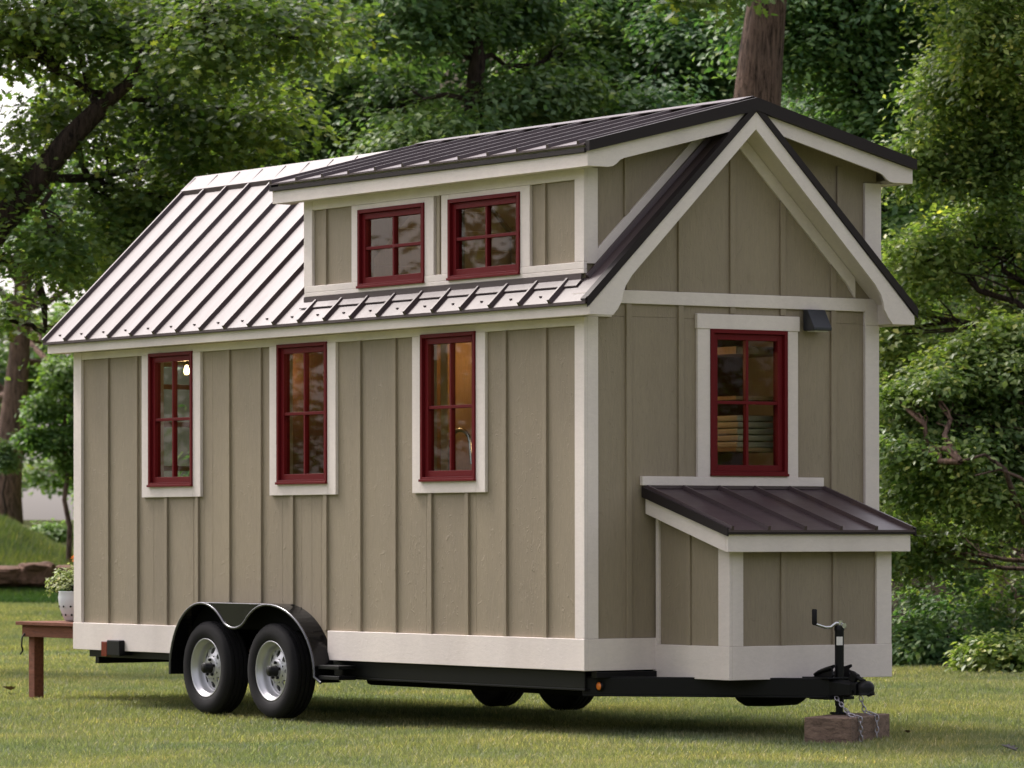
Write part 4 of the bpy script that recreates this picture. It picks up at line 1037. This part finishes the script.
# left background: far trunk, small light green tree, rocks
d = 104
tree('far_oak_tree', 'distant oak with a stout grey trunk standing on the grassy rise at the left edge', 'tree', gp(6, d), at(35, 200, d), .40,
     [bl(20, 215, d, 60, 50, .7), bl(-50, 240, d, 70, 70, .8), bl(-25, 380, d + 4, 24, 60, .6), bl(-20, 470, d + 4, 22, 30, .4), bl(80, 240, d, 50, 50, .5), bl(150, 260, d, 60, 60, .5), bl(70, 330, d + 6, 30, 26, .12)], 70, 'blue', .24, 'bark', .8, 45,
     trunk_pts=[gp(4, d) - Vector((0, 0, .2)), at(6, 490, d), at(10, 440, d), at(15, 400, d), at(19, 360, d), at(22, 310, d), at(28, 200, d)])
d = 128
tree('background_tree', 'hazy green tree far behind the distant oak trunk at the left edge', 'tree', gp(95, d), at(90, 300, d), .2,
     [bl(-30, 430, d, 45, 60, .8), bl(40, 420, d, 45, 50, .8), bl(100, 430, d, 40, 60, .8), bl(50, 470, d + 3, 50, 18, .5), bl(10, 350, d, 60, 60, .8), bl(90, 350, d, 60, 50, .8)], 70, 'lime', .22, 'bark', .8, 45, group='trees behind the house')
d = 82
tree('young_tree', 'light green young tree on the rise between the far oak and the house corner', 'tree', gp(68, d), at(66, 380, d), .06,
     [bl(60, 375, d, 20, 18, .6), bl(80, 395, d, 22, 30, .7), bl(42, 410, d, 16, 14, .4), bl(50, 442, d, 20, 10, .45), bl(78, 440, d, 16, 18, .4), bl(70, 466, d, 14, 8, .25), bl(28, 436, d, 9, 9, .15)], 75, 'lime', .10, 'bark', .26, 45)
for i, (px, py, d, rx, ry, lb, mm) in enumerate([(4, 462, 100, 9, 18, 'tall grey green shrub against the distant oak trunk at the left edge', 'blue'), (52, 533, 94, 20, 7, 'bright green shrub on the rise behind the light ridge of grass', 'lime'), (100, 505, 92, 22, 30, 'green shrub hidden mostly behind the rear corner of the house', 'lime')]):
    base = gp(px, d); S_ = empty('shrub', base); tag(S_, lb, 'shrub', 'shrubs on the grassy rise')
    P_, N_, C_ = clumps([bl(px, py, d, rx, ry, 1)], 45, .3, 45, inner=.3, low=-.2)
    leaves('foliage', P_, N_, .11 * (.7 + .6 * RNG.random(len(P_))), M[mm], S_, base)
    st = MB(); st.tube(wob(base, at(px, py, d), 4, .03), [.04, .03, .03, .02, .01], 6); st.build('stems', M['bark_dark'], S_, recalc=False)
mr = mat('red_brown_rock', (.14, .075, .05), .9, spec=.2); nz = noise(mr, 5, detail=8, rough=.7); rr = ramp(mr, nz.outputs[0], [(.3, (.06, .034, .026)), (.7, (.2, .115, .08))]); LK(mr, rr.outputs[0], BS(mr).inputs['Base Color']); LK(mr, bump(mr, nz.outputs[0], .8, .08).outputs[0], BS(mr).inputs['Normal'])
def rock(px, py, d, w_, h_, dp, lb):
    c = at(px, py, d); c0 = Vector((c.x, c.y, c.z))
    bm = bmesh.new(); bmesh.ops.create_icosphere(bm, subdivisions=4, radius=1)
    sd = random.random() * 50
    for v in bm.verts:
        p = v.co; q = Vector([math.copysign(abs(a) ** .55, a) for a in p])
        from mathutils import noise as mn
        q += Vector((1, 1, 1)) * 0 + p * (.22 * mn.noise(p * 1.6 + Vector((sd, 0, 0))) + .08 * mn.noise(p * 5 + Vector((sd, 3, 0))))
        v.co = (RT * (q.x * w_ / 2) + FW * (q.y * dp / 2) + Vector((0, 0, q.z * h_ / 2)))
    me = bpy.data.meshes.new('rock'); bm.to_mesh(me); bm.free(); me.materials.append(mr)
    o = bpy.data.objects.new('rock', me); COL.objects.link(o); o.location = c0; tag(o, lb, 'rock', 'rocks along the grassy bank')
k = mpx(75.5)
rock(4, 576, 75.4, 46 * k, 20 * k, .8, 'dark red brown slab of rock cut off by the left edge of the photo')
rock(38, 575, 75.5, 38 * k, 26 * k, .9, 'broad red brown boulder, the largest in the grassy bank')
rock(70, 573, 76, 34 * k, 16 * k, .7, 'small boulder in the bank right beside the house corner')
rock(-45, 575, 75.6, 50 * k, 24 * k, .8, 'long boulder beyond the left edge of the photo')
# longer grass on the bank
def tall_grass(n, d0, d1, p0, p1, h0, h1, name, lb, c1, c2):
    d = d0 + (d1 - d0) * RNG.random(n); px = p0 + (p1 - p0) * RNG.random(n); u = (px - 512) / F * d
    X = CAM.x + FW.x * d + RT.x * u; Y = CAM.y + FW.y * d + RT.y * u; Z = ground_z(X, Y)
    h = h0 + (h1 - h0) * RNG.random(n); a = RNG.random(n) * 6.28; b = RNG.random(n) * 6.28; wd = .014
    p = np.stack([X, Y, Z], 1); s = np.stack([np.cos(a), np.sin(a), 0 * a], 1) * wd; tip = np.stack([np.cos(b) * h * .5, np.sin(b) * h * .5, h], 1)
    V = np.stack([p - s, p + s, p + tip], 1).reshape(-1, 3); me = bpy.data.meshes.new(name); np_mesh(me, V, np.arange(n * 3).reshape(-1, 3))
    me.materials.append(leaf_mat(name, c1, c2, .3, .7)); o = bpy.data.objects.new(name, me); COL.objects.link(o); tag(o, lb, 'grass', kind='stuff')
tall_grass(90000, 52, 74, -160, 150, .04, .075, 'far_grass', 'short mown grass of the lawn beyond the wooden landing', (.15, .165, .075), (.31, .315, .19))
tall_grass(60000, 72, 77.5, -160, 110, .05, .14, 'bank_grass', 'dark green grass round the rocks on the bank', (.03, .07, .018), (.07, .12, .03))
tall_grass(60000, 77.5, 92, -160, 120, .12, .30, 'ridge_grass', 'pale long grass along the ridge above the rocks', (.05, .085, .03), (.15, .17, .075))

# plants in the pail
b0 = Vector((PX, PY, .606)); pc = [((PX - .07, PY - .02, .93), (.17, .15, .12), 1), ((PX - .20, PY - .05, .90), (.13, .12, .12), .7), ((PX + .05, PY + .05, .98), (.14, .14, .12), .7)]
P_, N_, C_ = clumps(pc, 20, .07, 26, inner=.2)
leaves('foliage', P_, N_, .035 * (.7 + .6 * RNG.random(len(P_))), M['potleaf'], P, b0)
st = MB()
for q in C_[::2]: st.tube(wob((PX, PY, .82), Vector(q), 3, .05), [.005, .004, .003, .002], 5, caps=False)
st.tube([(PX - .02, PY, .82), (PX - .02, PY, 1.1)], .004, 5); st.build('stems', M['bark_dark'], P, recalc=False)
P_, N_, C_ = clumps([((PX + .03, PY, 1.08), (.06, .06, .09), 1)], 4, .03, 26, inner=.1)
leaves('flower', P_, N_, .03 * (.7 + .6 * RNG.random(len(P_))), M['orangef'], P, b0)

# fallen leaves on the lawn
lm = mat('dry_leaf', (.18, .09, .05), .8); lm2 = mat('black_leaf', (.015, .012, .01), .8)
for px, py, sz, m_, lb in ((11, 689, .16, lm, 'dry brown fallen leaf on the lawn left of the wooden landing leg'), (1017, 751, .14, lm2, 'blackened leaf on the lawn at the right edge of the photo'), (908, 734, .07, lm, 'small pale brown fallen leaf on the lawn right of the timber block')):
    d = (CAM.z + .0) * F / (py - HY); c = at(px, py, d); c = Vector((c.x, c.y, gz(c) + .045))
    mb = MB(off=c); tv = OAK[0]
    a = random.random() * 6
    vs = [c + Vector((sz * (v[0] * math.cos(a) - v[1] * math.sin(a)), sz * (v[0] * math.sin(a) + v[1] * math.cos(a)), sz * (.25 * v[1] + v[2]))) for v in tv]
    mb.add(vs + [v + Vector((0, 0, -.004)) for v in vs], [tuple(f) for f in OAK[1]] + [tuple(i + 16 for i in f) for f in OAK[1]])
    o = mb.build('fallen_leaf', m_, None, recalc=False); tag(o, lb, 'fallen leaf', 'fallen leaves on the lawn')
